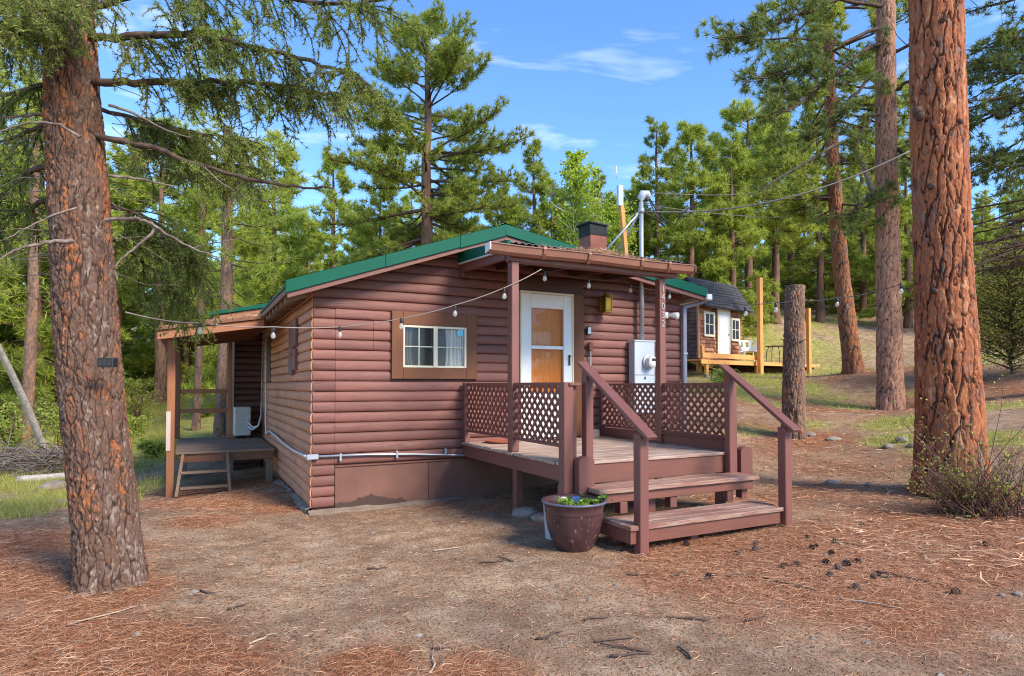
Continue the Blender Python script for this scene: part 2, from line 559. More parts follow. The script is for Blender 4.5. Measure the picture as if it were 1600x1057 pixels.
def bark(key, furrow, plates, fine=40, z=0.25, b=0.6, edge=0.32):
    t = NT(key)
    pid = t.attr('pid'); cr = t.attr('crack')
    col = t.ramp(pid, plates)
    co = t.wcoord((1, 1, z))
    f = t.noise(co, fine, 6, 0.7)
    col = t.mix(t.ramp(f, [(0.35, (0, 0, 0)), (0.65, (1, 1, 1))]), t.mix(0.45, col, furrow), col)
    flake = t.noise(t.wcoord((1, 1, 0.5)), fine * 0.35, 5, 0.6)
    col = t.mix(t.ramp(flake, [(0.6, (0, 0, 0)), (0.72, (1, 1, 1))]), col, t.mix(0.4, col, srgb(206, 176, 150)))
    col = t.mix(t.ramp(cr, [(0.04, (1, 1, 1)), (edge, (0, 0, 0))]), col, furrow)
    t.bump(t.math('ADD', f, t.math('MULTIPLY', flake, 0.6)), b, 0.012)
    M[key] = t.set(col, 0.85, spec=0.2)


bark('bark_orange', srgb(54, 34, 27), [(0.0, srgb(146, 114, 98)), (0.25, srgb(152, 96, 70)), (0.5, srgb(168, 100, 65)), (0.8, srgb(184, 114, 74)), (1, srgb(206, 150, 112))], 50, edge=.6)
bark('bark_fir', srgb(54, 40, 33), [(0.0, srgb(150, 134, 122)), (0.25, srgb(112, 88, 76)), (0.5, srgb(104, 80, 68)), (0.75, srgb(124, 90, 70)), (1, srgb(172, 102, 60))], 70)
bark('bark_pink', srgb(56, 42, 36), [(0.0, srgb(146, 112, 96)), (0.5, srgb(178, 128, 102)), (1, srgb(190, 142, 112))], 30)
bark('bark_rust', srgb(48, 36, 32), [(0.0, srgb(108, 82, 70)), (0.45, srgb(168, 104, 66)), (1, srgb(124, 104, 92))], 30)
bark('bark_dark', srgb(50, 38, 32), [(0.0, srgb(104, 82, 70)), (0.6, srgb(140, 112, 94)), (1, srgb(172, 116, 80))], 30)
t = NT('limb_bark')
col = t.ramp(t.noise(t.wcoord(), 14, 4), [(0.3, srgb(58, 44, 38)), (0.7, srgb(104, 84, 72))])
M['limb_bark'] = t.set(col, 0.9, spec=0.2)
t = NT('limb_grey')
col = t.ramp(t.noise(t.wcoord(), 18, 4), [(0.3, srgb(84, 70, 62)), (0.7, srgb(150, 134, 122))])
M['limb_grey'] = t.set(col, 0.9, spec=0.2)
t = NT('trunk_far')
col = t.ramp(t.noise(t.wcoord((6, 6, 1.5)), 1.6, 5, 0.7), [(0.3, srgb(66, 52, 46)), (0.55, srgb(118, 90, 74)), (0.75, srgb(152, 116, 94))])
M['trunk_far'] = t.set(col, 0.9, spec=0.2)
t = NT('aspen_bark')
col = t.ramp(t.noise(t.wcoord((3, 3, 1)), 4, 4), [(0.3, srgb(60, 56, 50)), (0.45, srgb(190, 184, 168))])
M['aspen_bark'] = t.set(col, 0.8)

# ------------------------------------------------------------------ terrain
TP = [(-1.3, -7.9, 0), (-2.2, -3.8, 0), (0.2, -5, 0), (2.5, -6.2, 0), (2.3, -3.4, -.005), (4.2, -3.4, .045), (0, 0, -.05), (1.2, -.1, -.045),
      (1.9, -1.5, 0), (-1.8, -2.6, .02), (-.1, 3.2, -.11), (-1.6, 3.2, -.24), (0, 2.4, -.06), (-.8, 5.5, -.2), (7.1, -3.3, .10),
      (4.3, 0, .12), (6.2, 0, .3), (6.2, 6, .7), (3, 3, .1), (-.6, -1.2, -.03), (5, -6, .05), (8, -7, .1), (-6, -8, -.1),
      (0, -14, -.2), (8, -14, 0), (-12, -14, -.5), (20, -14, .8), (0, -60, -3), (60, -50, 2), (-60, -50, -5)]
for px, py, D in [(1240, 682, 12.6), (1392, 641, 16), (1333, 584, 20.5), (1186, 588, 23), (1100, 594, 21.5), (1275, 594, 26), (1225, 590, 24.5), (1300, 505, 36), (1180, 505, 34),
                  (1250, 470, 46), (1580, 558, 19), (1450, 640, 14), (1600, 618, 14.5), (1590, 690, 9.8), (1130, 640, 15), (1180, 735, 10.4),
                  (30, 745, 13.0), (230, 650, 28), (230, 606, 42), (20, 640, 30), (110, 700, 17.5), (10, 800, 7.6), (310, 668, 22), (20, 590, 48), (1560, 470, 42)]:
    TP.append(tuple(at(px, py, D)))
for px, D, z in [(500, 24, 0.9), (700, 26, 1.8), (900, 30, 3.0), (800, 55, 7.5), (400, 60, 4.5), (100, 80, 5), (1100, 70, 11), (1500, 70, 12), (600, 120, 16), (1100, 130, 22), (1700, 110, 18), (-100, 120, 9)]:
    p = at(px, HORIZON, D); TP.append((p[0], p[1], z))
TP = np.array(TP)


def _phi(r2): return 0.5 * r2 * np.log(r2 + 1e-9)


_n = len(TP)
_A = np.zeros((_n + 3, _n + 3))
_A[:_n, :_n] = _phi(((TP[:, None, :2] - TP[None, :, :2]) ** 2).sum(2)) + np.eye(_n) * 0.02
_A[:_n, _n] = 1; _A[:_n, _n + 1:] = TP[:, :2]
_A[_n:, :_n] = _A[:_n, _n:].T
_w = np.linalg.solve(_A, np.concatenate([TP[:, 2], [0, 0, 0]]))


def gz(x, y):
    x = np.asarray(x, float); y = np.asarray(y, float)
    sh = x.shape; x = x.ravel(); y = y.ravel()
    out = np.empty(len(x))
    for a in range(0, len(x), 20000):
        xs = x[a:a + 20000]; ys = y[a:a + 20000]
        r2 = (xs[:, None] - TP[None, :, 0]) ** 2 + (ys[:, None] - TP[None, :, 1]) ** 2
        out[a:a + 20000] = _phi(r2) @ _w[:_n] + _w[_n] + _w[_n + 1] * xs + _w[_n + 2] * ys
    out = np.clip(out, -8, 40)
    near = np.clip(1.2 - np.hypot(x - 1.5, y + 3) / 8, 0, 1)
    amp = 0.25 * (1 - near) + 0.0
    out = out + amp * (fbm(x * 0.3 + 50, y * 0.3 + 50, 3) - 0.5)
    out = out + 0.035 * (fbm(x * 1.3 + 9, y * 1.3 + 40, 3) - 0.5) + 0.012 * (fbm(x * 9, y * 9 + 80, 2) - 0.5)
    return out.reshape(sh)


def g1(x, y): return float(gz(np.array([x]), np.array([y]))[0])


# where needles and grass lie (world blobs: x, y, radius, weight)
NB = [(-1.85, -2.65, .42, 1.0), (3.2, -4.4, 1.3, 1.0), (2.4, -4.2, .7, .9), (4.4, -4.4, 1.2, .9), (3.0, -5.2, .9, .7), (5.6, -4.3, 1.2, .9), (2.0, -4.9, .6, .35), (6.4, -2.6, 1.4, .5),
      (4.9, -2.4, .7, .7), (7.4, -4.6, 1.2, .8), (-2.2, -3.4, .55, 1.0), (-1.75, -3.75, .55, 1.0), (-1.3, -4.3, .45, .8), (-2.5, -1.9, .8, .9), (-2.9, -.8, .9, .8), (-2.0, -1.2, .5, .6),
      (-.9, 1.3, .7, 1.0), (-.35, .6, .5, .9), (-1.3, 2.0, .8, .9), (-.8, 3.6, 1.2, .8), (-1.2, .0, .5, .7), (-.45, -4.62, .3, .9), (.0, -4.9, .35, .7),
      (2.0, -.9, .5, .4), (1.3, -.5, .5, .3), (2.35, -3.55, .3, .8), (9.5, 0.5, 2.2, .45), (8.5, -1.5, 1.3, .45), (13, 3, 3.5, .45), (16, 1, 3, .5), (18, 5, 3, .4), (11, -4, 2, .5)]
GB = [(-3.7, 1.3, .8, .8), (-3.0, 3.2, 1.0, 1.0), (-2.5, 5.6, 1.2, 1.1), (-4.6, .4, .7, .7), (-5.2, 3.5, 1.6, .8), (-4.2, 1.8, .8, .6), (-4.5, 7, 3, 1.0), (-8, 6, 4, 1.0), (-3, 12, 4, 1.3), (-1, 14, 3, 1.2), (-9, 14, 6, 1.0), (-2, 20, 6, .9), (-2.6, 4.6, .9, .8), (-3.4, 2.4, .6, .6),
      (14.5, 6.5, 1.8, .9), (12.5, 5.2, 1.2, .9), (17, 8, 3.0, .9), (21, 9, 3, .75), (24, 13, 5, .8), (19, 17, 5, .8), (9.2, 1.6, .8, .6), (10.6, 1.2, .8, .6), (11.5, -.2, .9, .7), (9.6, -2.2, .7, .7),
      (30, 20, 8, .7), (22, 3, 4, .6), (14, -1, 1.6, .5), (8.5, -.6, .4, .4), (6.8, 5, 3, .7)]

for px, py, D, r_, w_ in [(1300, 566, 22.5, 2.2, 1.0), (1240, 600, 18.5, 1.6, 1.0), (1430, 598, 17.5, 1.3, .9), (1560, 640, 13, 1.2, 1.0), (1550, 690, 10.2, .8, 1.0), (1380, 560, 23, 2.0, .9), (1190, 620, 17, 1.0, .9), (1130, 600, 18.5, 1.5, 1.0), (1395, 680, 11.5, .6, .9), (1330, 620, 16.5, .8, .7),
                          (230, 640, 30, 5, 1.3), (300, 650, 27, 4, 1.3), (380, 660, 26, 4, 1.2), (230, 690, 19, 2.5, 1.3), (20, 660, 26, 5, 1.2), (120, 650, 28, 5, 1.2), (330, 620, 38, 7, 1.2), (240, 720, 15.5, 1.2, 1.2)]:
    p_ = at(px, py, D); GB.append((p_[0], p_[1], r_, w_))


def blobs(x, y, B):
    s = np.zeros_like(x)
    for bx, by, r, w in B:
        s = np.maximum(s, w * np.exp(-((x - bx) ** 2 + (y - by) ** 2) / (r * r) * 1.1))
    return s


def needle_mask(x, y):
    return np.clip(blobs(x, y, NB) * (0.35 + 1.3 * fbm(x * 1.7 + 3, y * 1.7 + 8, 4)), 0, 1)


def grass_mask(x, y):
    return np.clip(blobs(x, y, GB) * (-.25 + 2.1 * fbm(x * .7 + 30, y * .7 + 18, 4)), 0, 1)


def axis_pts(lo, hi, step, far_lo, far_hi):
    a = list(np.arange(lo, hi, step))
    s = step; v = hi
    while v < far_hi: a.append(v); s *= 1.07; v += s
    s = step; v = lo - step; pre = []
    while v > far_lo: pre.append(v); s *= 1.07; v -= s
    return np.array(pre[::-1] + a)


gx = axis_pts(-5, 9, 0.085, -140, 190)
gy = axis_pts(-7.5, 4.5, 0.085, -90, 220)
GX, GY = np.meshgrid(gx, gy, indexing='ij')
GZ = gz(GX, GY)
nx, ny = GX.shape
idx = np.arange(nx * ny).reshape(nx, ny)
gf = np.stack([idx[:-1, :-1], idx[1:, :-1], idx[1:, 1:], idx[:-1, 1:]], -1).reshape(-1, 4)
gme = npmesh('ground', np.stack([GX, GY, GZ], -1).reshape(-1, 3), [gf], True)
for nm, fn in (('needles', needle_mask), ('grass', grass_mask)):
    a = gme.attributes.new(nm, 'FLOAT', 'POINT')
    a.data.foreach_set('value', fn(GX.ravel(), GY.ravel()).astype(np.float32))
t = NT('ground')
co = t.wcoord()
n_big = t.noise(co, 0.9, 5, 0.6); n_mid = t.noise(co, 5, 6, 0.65); n_fin = t.noise(co, 48, 5, 0.75); n_grit = t.noise(co, 160, 3, 0.7)
dirt = t.ramp(n_mid, [(0.3, srgb(138, 108, 82)), (0.5, srgb(176, 144, 114)), (0.7, srgb(206, 178, 146))])
dirt = t.mix(t.ramp(n_big, [(0.38, (0, 0, 0)), (0.6, (1, 1, 1))]), dirt, t.mix(0.6, dirt, srgb(108, 84, 68)))
dirt = t.mix(t.ramp(t.noise(t.wcoord((1, 1.6, 1)), 2.1, 4, .6), [(0.5, (0, 0, 0)), (0.72, (1, 1, 1))]), dirt, t.mix(0.6, dirt, srgb(196, 174, 150)))
dirt = t.mix(t.ramp(n_fin, [(0.38, (1, 1, 1)), (0.5, (0, 0, 0))]), dirt, srgb(84, 62, 50))
dirt = t.mix(t.ramp(n_grit, [(0.58, (0, 0, 0)), (0.7, (1, 1, 1))]), dirt, srgb(176, 150, 126))
duff = t.ramp(n_fin, [(0.3, srgb(84, 56, 42)), (0.5, srgb(144, 94, 66)), (0.68, srgb(198, 138, 100))])
turf = t.ramp(n_mid, [(0.3, srgb(128, 112, 72)), (0.5, srgb(150, 148, 76)), (0.7, srgb(184, 166, 116))])
nm_ = t.math('ADD', t.attr('needles'), t.math('MULTIPLY', t.math('SUBTRACT', n_mid, 0.5), 0.7))
gm_ = t.math('ADD', t.attr('grass'), t.math('MULTIPLY', t.math('SUBTRACT', n_mid, 0.5), 0.6))
c = t.mix(t.ramp(nm_, [(0.15, (0, 0, 0)), (0.55, (1, 1, 1))]), dirt, duff)
c = t.mix(t.ramp(gm_, [(0.2, (0, 0, 0)), (0.55, (1, 1, 1))]), c, turf)
t.bump(t.math('ADD', n_fin, t.math('ADD', n_mid, t.math('MULTIPLY', n_grit, 0.4))), 0.8, 0.02)
M['ground'] = t.set(c, 0.95, spec=0.15)
ground = link('ground', gme, M['ground'], None, (0, 0, 0))
ground['kind'] = 'structure'

# ------------------------------------------------------------------ cabin
R = random.Random(11)
LOGH = 0.13
RIDGE_X, EAVE_L, EAVE_R = 2.47, -0.35, 6.15


def zt(x):   # top of roof sheet
    return 2.70 + .347 * (x + .35) if x < RIDGE_X else 3.679 - .165 * (x - RIDGE_X)


def zu(x): return zt(x) - 0.12


def zu_left_x(z): return (z + .12 - 2.70) / .347 - .35
def zu_right_x(z): return RIDGE_X + (3.679 - .12 - z) / .165


cabin = empty('cabin', (2.95, 3.2, -.05), 'brown log-sided cabin with green metal roof in the middle of the clearing', 'cabin')
front = mk('front_wall', [(0, .02, -.25), (5.9, .02, -.25), (5.9, .14, -.25), (0.02, .14, -.25), (0.02, .02, 2.6), (5.9, .02, 2.9), (5.9, .14, 2.9), (0.02, .14, 2.6), (RIDGE_X, .02, 3.53), (RIDGE_X, .14, 3.53)],
           [(0, 1, 5, 8, 4), (3, 7, 9, 6, 2), (0, 4, 7, 3), (1, 2, 6, 5), (4, 8, 9, 7), (8, 5, 6, 9), (0, 3, 2, 1)], M['log_dark'], cabin)
side = mk('side_wall', [(.02, .14, -.3), (.02, 10, -.3), (.14, 10, -.3), (.14, .14, -.3), (.02, .14, 2.68), (.02, 10, 2.68), (.14, 10, 2.68), (.14, .14, 2.68)], BOXF, M['log_dark'], cabin)
mk('right_wall', [(5.78, .14, -.3), (5.9, .14, -.3), (5.9, 10, -.3), (5.78, 10, -.3), (5.78, .14, 2.95), (5.9, .14, 2.95), (5.9, 10, 2.95), (5.78, 10, 2.95)], BOXF, M['log_paint'], cabin)
mk('back_wall', [(0, 9.9, -.3), (5.9, 9.9, -.3), (5.9, 10.02, -.3), (0, 10.02, -.3), (0, 9.9, 2.68), (5.9, 9.9, 2.9), (5.9, 10.02, 2.9), (0, 10.02, 2.68)], BOXF, M['log_paint'], cabin)

LP = [(0.0, 0.0), (0.012, 0.040), (0.06, 0.056), (0.25, 0.066), (0.55, 0.068), (0.8, 0.058), (0.94, 0.04), (0.985, 0.012), (1.0, 0.0)]   # (height fraction, bulge)


def log(name, a0, a1, z0, parent, mat, axis='x', base=0.02, sx=None, h=LOGH, bulge=0.62, clip0=None, clip1=None, wob=0.003):
    """one half-round siding log between a0 and a1; axis x faces -Y, axis y faces -X"""
    ns = max(1, int(abs(a1 - a0) / 0.45))
    prof = [(z0 + t_ * h, b_ * bulge) for t_, b_ in LP]
    m = len(prof); V = []; F = []
    for i in range(ns + 1):
        f = i / ns
        w = R.uniform(-wob, wob); wz = R.uniform(-wob, wob) * .7
        for k, (z, b) in enumerate(prof):
            l = a0 if clip0 is None else max(a0, clip0(z))
            r = a1 if clip1 is None else min(a1, clip1(z))
            a = l + (r - l) * f
            e = base - (b + (w if 0 < k < m - 1 else 0))
            zz = z + (wz if 0 < k < m - 1 else 0)
            V.append((a, e, zz) if axis == 'x' else (e, a, zz))
    for i in range(ns):
        for k in range(m - 1):
            q = (i * m + k, (i + 1) * m + k, (i + 1) * m + k + 1, i * m + k + 1)
            F.append(q if axis == 'x' else q[::-1])
    b0 = len(V); V += V[:m] + V[ns * m:ns * m + m]
    e0 = tuple(range(b0, b0 + m)); e1 = tuple(range(b0 + m, b0 + 2 * m))[::-1]
    F.append(e0 if axis == 'x' else e0[::-1]); F.append(e1 if axis == 'x' else e1[::-1])
    o = mk(name, V, F, mat, parent, True)
    return o


# front wall logs
WX0, WX1, WZ0, WZ1 = .975, 2.185, 1.589, 2.477          # window trim outer
DX0, DX1, DZ1 = 2.74, 3.945, 2.99                        # door surround outer
k = 0
while k * LOGH < 3.55:
    z0 = k * LOGH; z1 = z0 + LOGH; zm = z0 + LOGH / 2
    l = max(0.0, zu_left_x(z0)); r = min(5.9, zu_right_x(z0))
    if r - l < .1: break
    segs = []
    if k < 19:
        segs.append((0.0, .266))
        st = .27
    else:
        st = 0.0
    if k >= 4:
        cuts = []
        if z1 > WZ0 + .02 and z0 < WZ1 - .02: cuts.append((WX0, WX1))
        if z0 < DZ1 - .03: cuts.append((DX0, DX1))
        p = st
        for c0, c1 in sorted(cuts):
            segs.append((p, c0 + .004)); p = c1 - .004
        segs.append((p, 5.9))
    out = []
    for a, b in segs:                     # a few butt joints
        if k in (15, 16, 17) and a < .5 < b and b < 1.2:
            j = .745; out += [(a, j - .002), (j + .002, b)]
        else: out.append((a, b))
    for a, b in out:
        if b <= l + .03 or a >= r - .03: continue
        log('log', a, b, z0 + R.uniform(-.002, .002), front, M['log_paint'], clip0=(lambda z: max(0, zu_left_x(z))) if a <= l + .5 else None, clip1=zu_right_x if b > 5 else None)
    k += 1
# skirting below
sk = box('skirt_panel', (.275, -.012, -.12), (1.50, .015, .485), M['skirt_paint'], cabin, 0.003)
box('skirt_panel', (1.506, -.010, -.12), (2.75, .015, .485), M['skirt_paint'], cabin, 0.003)
box('skirt_panel', (2.756, -.011, -.12), (5.9, .015, .485), M['skirt_paint'], cabin, 0.003)
box('skirt_cap', (.27, -.03, .485), (5.9, .016, .505), M['porch_paint_x'], cabin, 0.004)
# rough concrete footing strip
V = []; F = []
xs = np.linspace(-.05, 2.6, 30)
for i, x in enumerate(xs):
    o_ = .05 + .16 * vnoise(x * 3, 3.3); zf = -.065 + .035 * vnoise(x * 6, 7.7)
    V += [(x, .05, -.3), (x, -o_ - .03, -.3), (x, -o_, zf), (x, -.0, zf + .03)]
    if i:
        b = 4 * (i - 1); F += [(b + 1, b + 5, b + 6, b + 2), (b + 2, b + 6, b + 7, b + 3)]
mk('footing', V, F, M['concrete'], cabin)
V = []; F = []
for i, y in enumerate(np.linspace(-.05, 3.2, 34)):
    o_ = .06 + .05 * vnoise(y * 4, 13.3); zf = -.05 + .05 * vnoise(y * 6, 17.7) - .02 * y
    V += [(.05, y, -.4), (-o_ - .03, y, -.4), (-o_, y, zf), (0, y, zf + .03)]
    if i:
        b = 4 * (i - 1); F += [(b + 2, b + 6, b + 5, b + 1), (b + 3, b + 7, b + 6, b + 2)]
mk('footing', V, F, M['concrete'], cabin)
# side wall logs
SWY0, SWY1, SWZ0, SWZ1 = 4.45, 5.35, 1.58, 2.36
k = 0
while k * LOGH < 2.64:
    z0 = k * LOGH
    ends = [0.0]
    j = 1.0 + R.uniform(0, 1.4)
    while j < 6.0:
        ends.append(j); j += R.uniform(1.4, 2.6)
    ends.append(6.25)
    for a, b in zip(ends[:-1], ends[1:]):
        parts_ = [(a, b)]
        if z0 + LOGH > SWZ0 and z0 < SWZ1:
            parts_ = [(a, min(b, SWY0)), (max(a, SWY1), b)]
        for p, q in parts_:
            if q - p > .05:
                log('log', p + .001, q - .001, z0 + R.uniform(-.003, .003), side, M['log_faded'], 'y', wob=.004)
    k += 1
# patched old opening on the side wall
for (y0, y1, z0, z1) in [(1.10, 1.36, 2.05, 2.43), (1.39, 1.78, 1.96, 2.40), (1.12, 1.40, 1.72, 2.02), (1.43, 1.80, 1.66, 1.93)]:
    box('patch_board', (-.058, y0, z0), (.01, y1, z1), M['porch_paint'], side, 0.004)
# side window
sw = box('side_window', (-.035, SWY0, SWZ0), (.01, SWY1, SWZ1), M['trim_tan'], cabin, .004)
box('pane', (-.043, SWY0 + .1, SWZ0 + .1), (-.036, SWY1 - .1, SWZ1 - .1), M['black_plastic'], sw, .001)

# front window -----------------------------------------------------------
win = box('window', (WX0 + .002, -.060, WZ0), (WX0 + .154, .01, WZ1), M['trim_tan'], cabin, .004)
box('trim_board', (WX1 - .155, -.060, WZ0), (WX1, .01, WZ1), M['trim_tan'], win, .004)
box('trim_board', (WX0 + .156, -.058, WZ1 - .178), (WX1 - .157, .01, WZ1 - .001), M['trim_tan'], win, .004)
box('trim_board', (WX0 + .156, -.058, WZ0 + .001), (WX1 - .157, .01, WZ0 + .148), M['trim_tan'], win, .004)
fx0, fx1, fz0, fz1 = 1.131, 2.028, 1.739, 2.298
box('interior', (fx0, .03, fz0), (fx1, .036, fz1), M['interior'], win, 0)
for nm, lo, hi in [('frame', (fx0, -.052, fz0), (fx0 + .022, -.01, fz1)), ('frame', (fx1 - .03, -.052, fz0), (fx1, -.01, fz1)),
                   ('frame', (fx0 + .022, -.050, fz1 - .03), (fx1 - .03, -.01, fz1)), ('frame', (fx0 + .022, -.050, fz0), (fx1 - .03, -.01, fz0 + .028)),
                   ('mullion', (1.55, -.056, fz0 + .006), (1.608, -.012, fz1 - .004))]:
    box(nm, lo, hi, M['cream_paint'], win, .003)
zc = (fz0 + fz1) / 2
box('muntin', (1.345, -.036, fz0 + .03), (1.358, -.026, fz1 - .03), M['cream_paint'], win, 0)
box('muntin', (1.80, -.036, fz0 + .03), (1.813, -.026, fz1 - .03), M['cream_paint'], win, 0)
for a, b in ((fx0 + .024, 1.343), (1.36, 1.549), (1.609, 1.798), (1.815, fx1 - .031)):
    box('muntin', (a, -.037, zc - .006), (b, -.027, zc + .006), M['cream_paint'], win, 0)
for (a, b) in ((fx0 + .023, 1.549),):
    box('pane', (a, -.024, fz0 + .029), (b, -.021, fz1 - .031), M['screen_glass'], win, 0)
for (a, b) in ((1.609, fx1 - .031),):
    box('pane', (a, -.024, fz0 + .029), (b, -.021, fz1 - .031), M['glass'], win, 0)
box('sticker', (1.905, -.0265, 2.185), (1.99, -.0255, 2.265), M['sticker'], win, 0)


def curtain(x0, x1, seed):
    xs = np.linspace(x0, x1, 34); V = []; F = []
    for j, z in enumerate(np.linspace(fz0 + .02, fz1 - .02, 6)):
        sq = 1 - .18 * math.sin(j / 5 * math.pi) * (1 if seed == 1 else .3)
        for x in xs:
            V.append((x0 + (x - x0) * sq if seed == 1 else x1 - (x1 - x) * sq, .012 + .010 * math.sin((x - x0) * 150 + seed + j * .15), z))
    for j in range(5):
        for i in range(33):
            b = j * 34 + i; F.append((b, b + 1, b + 35, b + 34))
    mk('curtain', V, F, M['curtain'], win, True)


curtain(fx0 + .02, fx0 + .16, 1); curtain(1.74, fx1 - .02, 2)

# door -------------------------------------------------------------------
DF0, DF1, DT, DB = 2.885, 3.755, 2.868, .745
door = box('door', (DF0, -.062, DB), (DF0 + .155, -.018, DT - .03), M['white_paint'], cabin, .004)
box('stile', (DF1 - .165, -.062, DB), (DF1 - .022, -.018, DT - .03), M['white_paint'], door, .004)
box('rail', (DF0 + .156, -.061, DT - .235), (DF1 - .166, -.018, DT - .031), M['white_paint'], door, .004)
box('rail', (DF0 + .156, -.061, 2.035), (DF1 - .166, -.022, 2.085), M['white_paint'], door, .004)
box('kick_panel', (DF0 + .156, -.058, DB), (DF1 - .166, -.018, 1.40), M['white_paint'], door, .004)
box('casing', (DF0 - .03, -.075, DB), (DF0 - .002, .0, DT), M['cream_paint'], door, .003)
box('casing', (DF1 - .02, -.075, DB), (DF1 + .005, .0, DT), M['cream_paint'], door, .003)
box('casing', (DF0 - .03, -.077, DT - .028), (DF1 + .006, .0, DT + .003), M['cream_paint'], door, .003)
box('inner_door', (DF0 + .03, -.004, DB), (DF1 - .03, .014, DT - .03), M['door_wood'], door, 0)
box('pane', (DF0 + .157, -.045, 2.087), (DF1 - .167, -.042, DT - .237), M['glass'], door, 0)
box('pane', (DF0 + .157, -.045, 1.402), (DF1 - .167, -.042, 2.033), M['glass'], door, 0)
hd = box('handle', (DF1 - .085, -.085, 1.80), (DF1 - .06, -.063, 1.96), M['black_plastic'], door, .004)
tube('lever', [(DF1 - .072, -.085, 1.93), (DF1 - .072, -.115, 1.93), (DF1 - .12, -.118, 1.925)], .008, M['black_plastic'], hd, 6)
box('door_trim', (DX0, -.045, .745), (DF0 - .032, .012, 3.06), M['log_dark'], cabin, .004)
box('door_trim', (DF1 + .008, -.07, .745), (DX1, .012, 2.872), M['trim_tan'], cabin, .004)
box('door_header', (DF0 - .03, -.05, DT + .005), (DX1, .012, 3.06), M['log_dark'], cabin, .004)

# roof -------------------------------------------------------------------
def roof_plane(name, x0, x1, y0, y1, mat, n):
    """ribbed metal roof sheet"""
    xs = [x0, x1]; V = []; F = []
    ys = np.linspace(y0, y1, n)
    for i, y in enumerate(ys):
        h = 0.018 if i % 6 == 0 else 0
        for x in xs: V += [(x, y, zt(x) - .028), (x, y, zt(x) + h)]
        if i:
            b = 4 * (i - 1)
            F += [(b + 1, b + 3, b + 7, b + 5), (b + 0, b + 4, b + 6, b + 2), (b + 0, b + 1, b + 5, b + 4), (b + 2, b + 6, b + 7, b + 3)]
    F += [(0, 2, 3, 1)]; e = 4 * (n - 1); F += [(e, e + 1, e + 3, e + 2)]
    return mk(name, V, F, mat, cabin)


roof = roof_plane('roof', EAVE_L, RIDGE_X, -.33, 10.3, M['green_metal'], 140)
def sheathing(x0, x1):
    P = [(x0, -.32, zt(x0) - .1), (x1, -.32, zt(x1) - .1), (x1, 10.2, zt(x1) - .1), (x0, 10.2, zt(x0) - .1), (x0, -.32, zt(x0) - .03), (x1, -.32, zt(x1) - .03), (x1, 10.2, zt(x1) - .03), (x0, 10.2, zt(x0) - .03)]
    return hexa('sheathing', P, M['cedar_dark'], cabin, 0)


sheathing(EAVE_L + .015, RIDGE_X - .001); sheathing(RIDGE_X + .001, EAVE_R - .02)
roof2 = roof_plane('roof', RIDGE_X, EAVE_R, -.33, 10.3, M['green_metal'], 140)


def rake(name, x0, x1, ya, yb, up, dn, mat, parent):
    P = [(x0, ya, zt(x0) - dn), (x1, ya, zt(x1) - dn), (x1, yb, zt(x1) - dn), (x0, yb, zt(x0) - dn),
         (x0, ya, zt(x0) + up), (x1, ya, zt(x1) + up), (x1, yb, zt(x1) + up), (x0, yb, zt(x0) + up)]
    return hexa(name, P, mat, parent, .004)


rake('rake_trim', EAVE_L - .02, .80, -.373, -.331, .03, .122, M['green_metal'], roof)
rake('rake_trim', .803, 1.80, -.375, -.331, .03, .125, M['green_metal'], roof)
rake('rake_trim', 1.802, RIDGE_X, -.378, -.331, .03, .135, M['green_metal'], roof)
rake('rake_trim', RIDGE_X + .001, EAVE_R + .02, -.376, -.331, .03, .12, M['green_metal'], roof2)
rake('barge_board', EAVE_L, RIDGE_X - .002, -.345, -.305, -.1, .185, M['porch_paint_x'], roof)
rake('barge_board', RIDGE_X, EAVE_R, -.345, -.305, -.1, .185, M['porch_paint_x'], roof2)
rake('wall_trim', 0.0, RIDGE_X - .002, -.072, -.03, -.1, .16, M['porch_paint_x'], roof)
rake('wall_trim', RIDGE_X, 5.9, -.072, -.03, -.1, .16, M['porch_paint_x'], roof2)
# top flap of the trim
V = []; F = []
for i, x in enumerate((EAVE_L - .02, RIDGE_X, EAVE_R + .02)):
    V += [(x, -.376, zt(x) + .032), (x, -.15, zt(x) + .026)]
    if i: b = 2 * (i - 1); F.append((b, b + 2, b + 3, b + 1))
mk('rake_cap', V, F, M['green_metal'], roof)
V = [(RIDGE_X - .16, -.37, zt(RIDGE_X - .16) + .035), (RIDGE_X, -.37, zt(RIDGE_X) + .05), (RIDGE_X + .16, -.37, zt(RIDGE_X + .16) + .035)]
V += [(a, 10.3, c_) for a, b, c_ in V]
mk('ridge_cap', V, [(0, 1, 4, 3), (1, 2, 5, 4)], M['green_metal'], roof)
# eave: sheathing edge and rafter tails (left)
box('eave_board', (EAVE_L - .005, -.30, 2.575), (EAVE_L + .02, 2.45, 2.61), M['cedar_dark'], roof, .003)
for y in np.arange(0.1, 6.2, .42):
    P = [(EAVE_L + .02, y - .02, zt(EAVE_L) - .20), (.02, y - .02, zt(.02) - .20), (.02, y + .02, zt(.02) - .20), (EAVE_L + .02, y + .02, zt(EAVE_L) - .20),
         (EAVE_L + .02, y - .02, zt(EAVE_L) - .105), (.02, y - .02, zt(.02) - .105), (.02, y + .02, zt(.02) - .105), (EAVE_L + .02, y + .02, zt(EAVE_L) - .105)]
    hexa('rafter_tail', P, M['old_wood'], roof, .003)
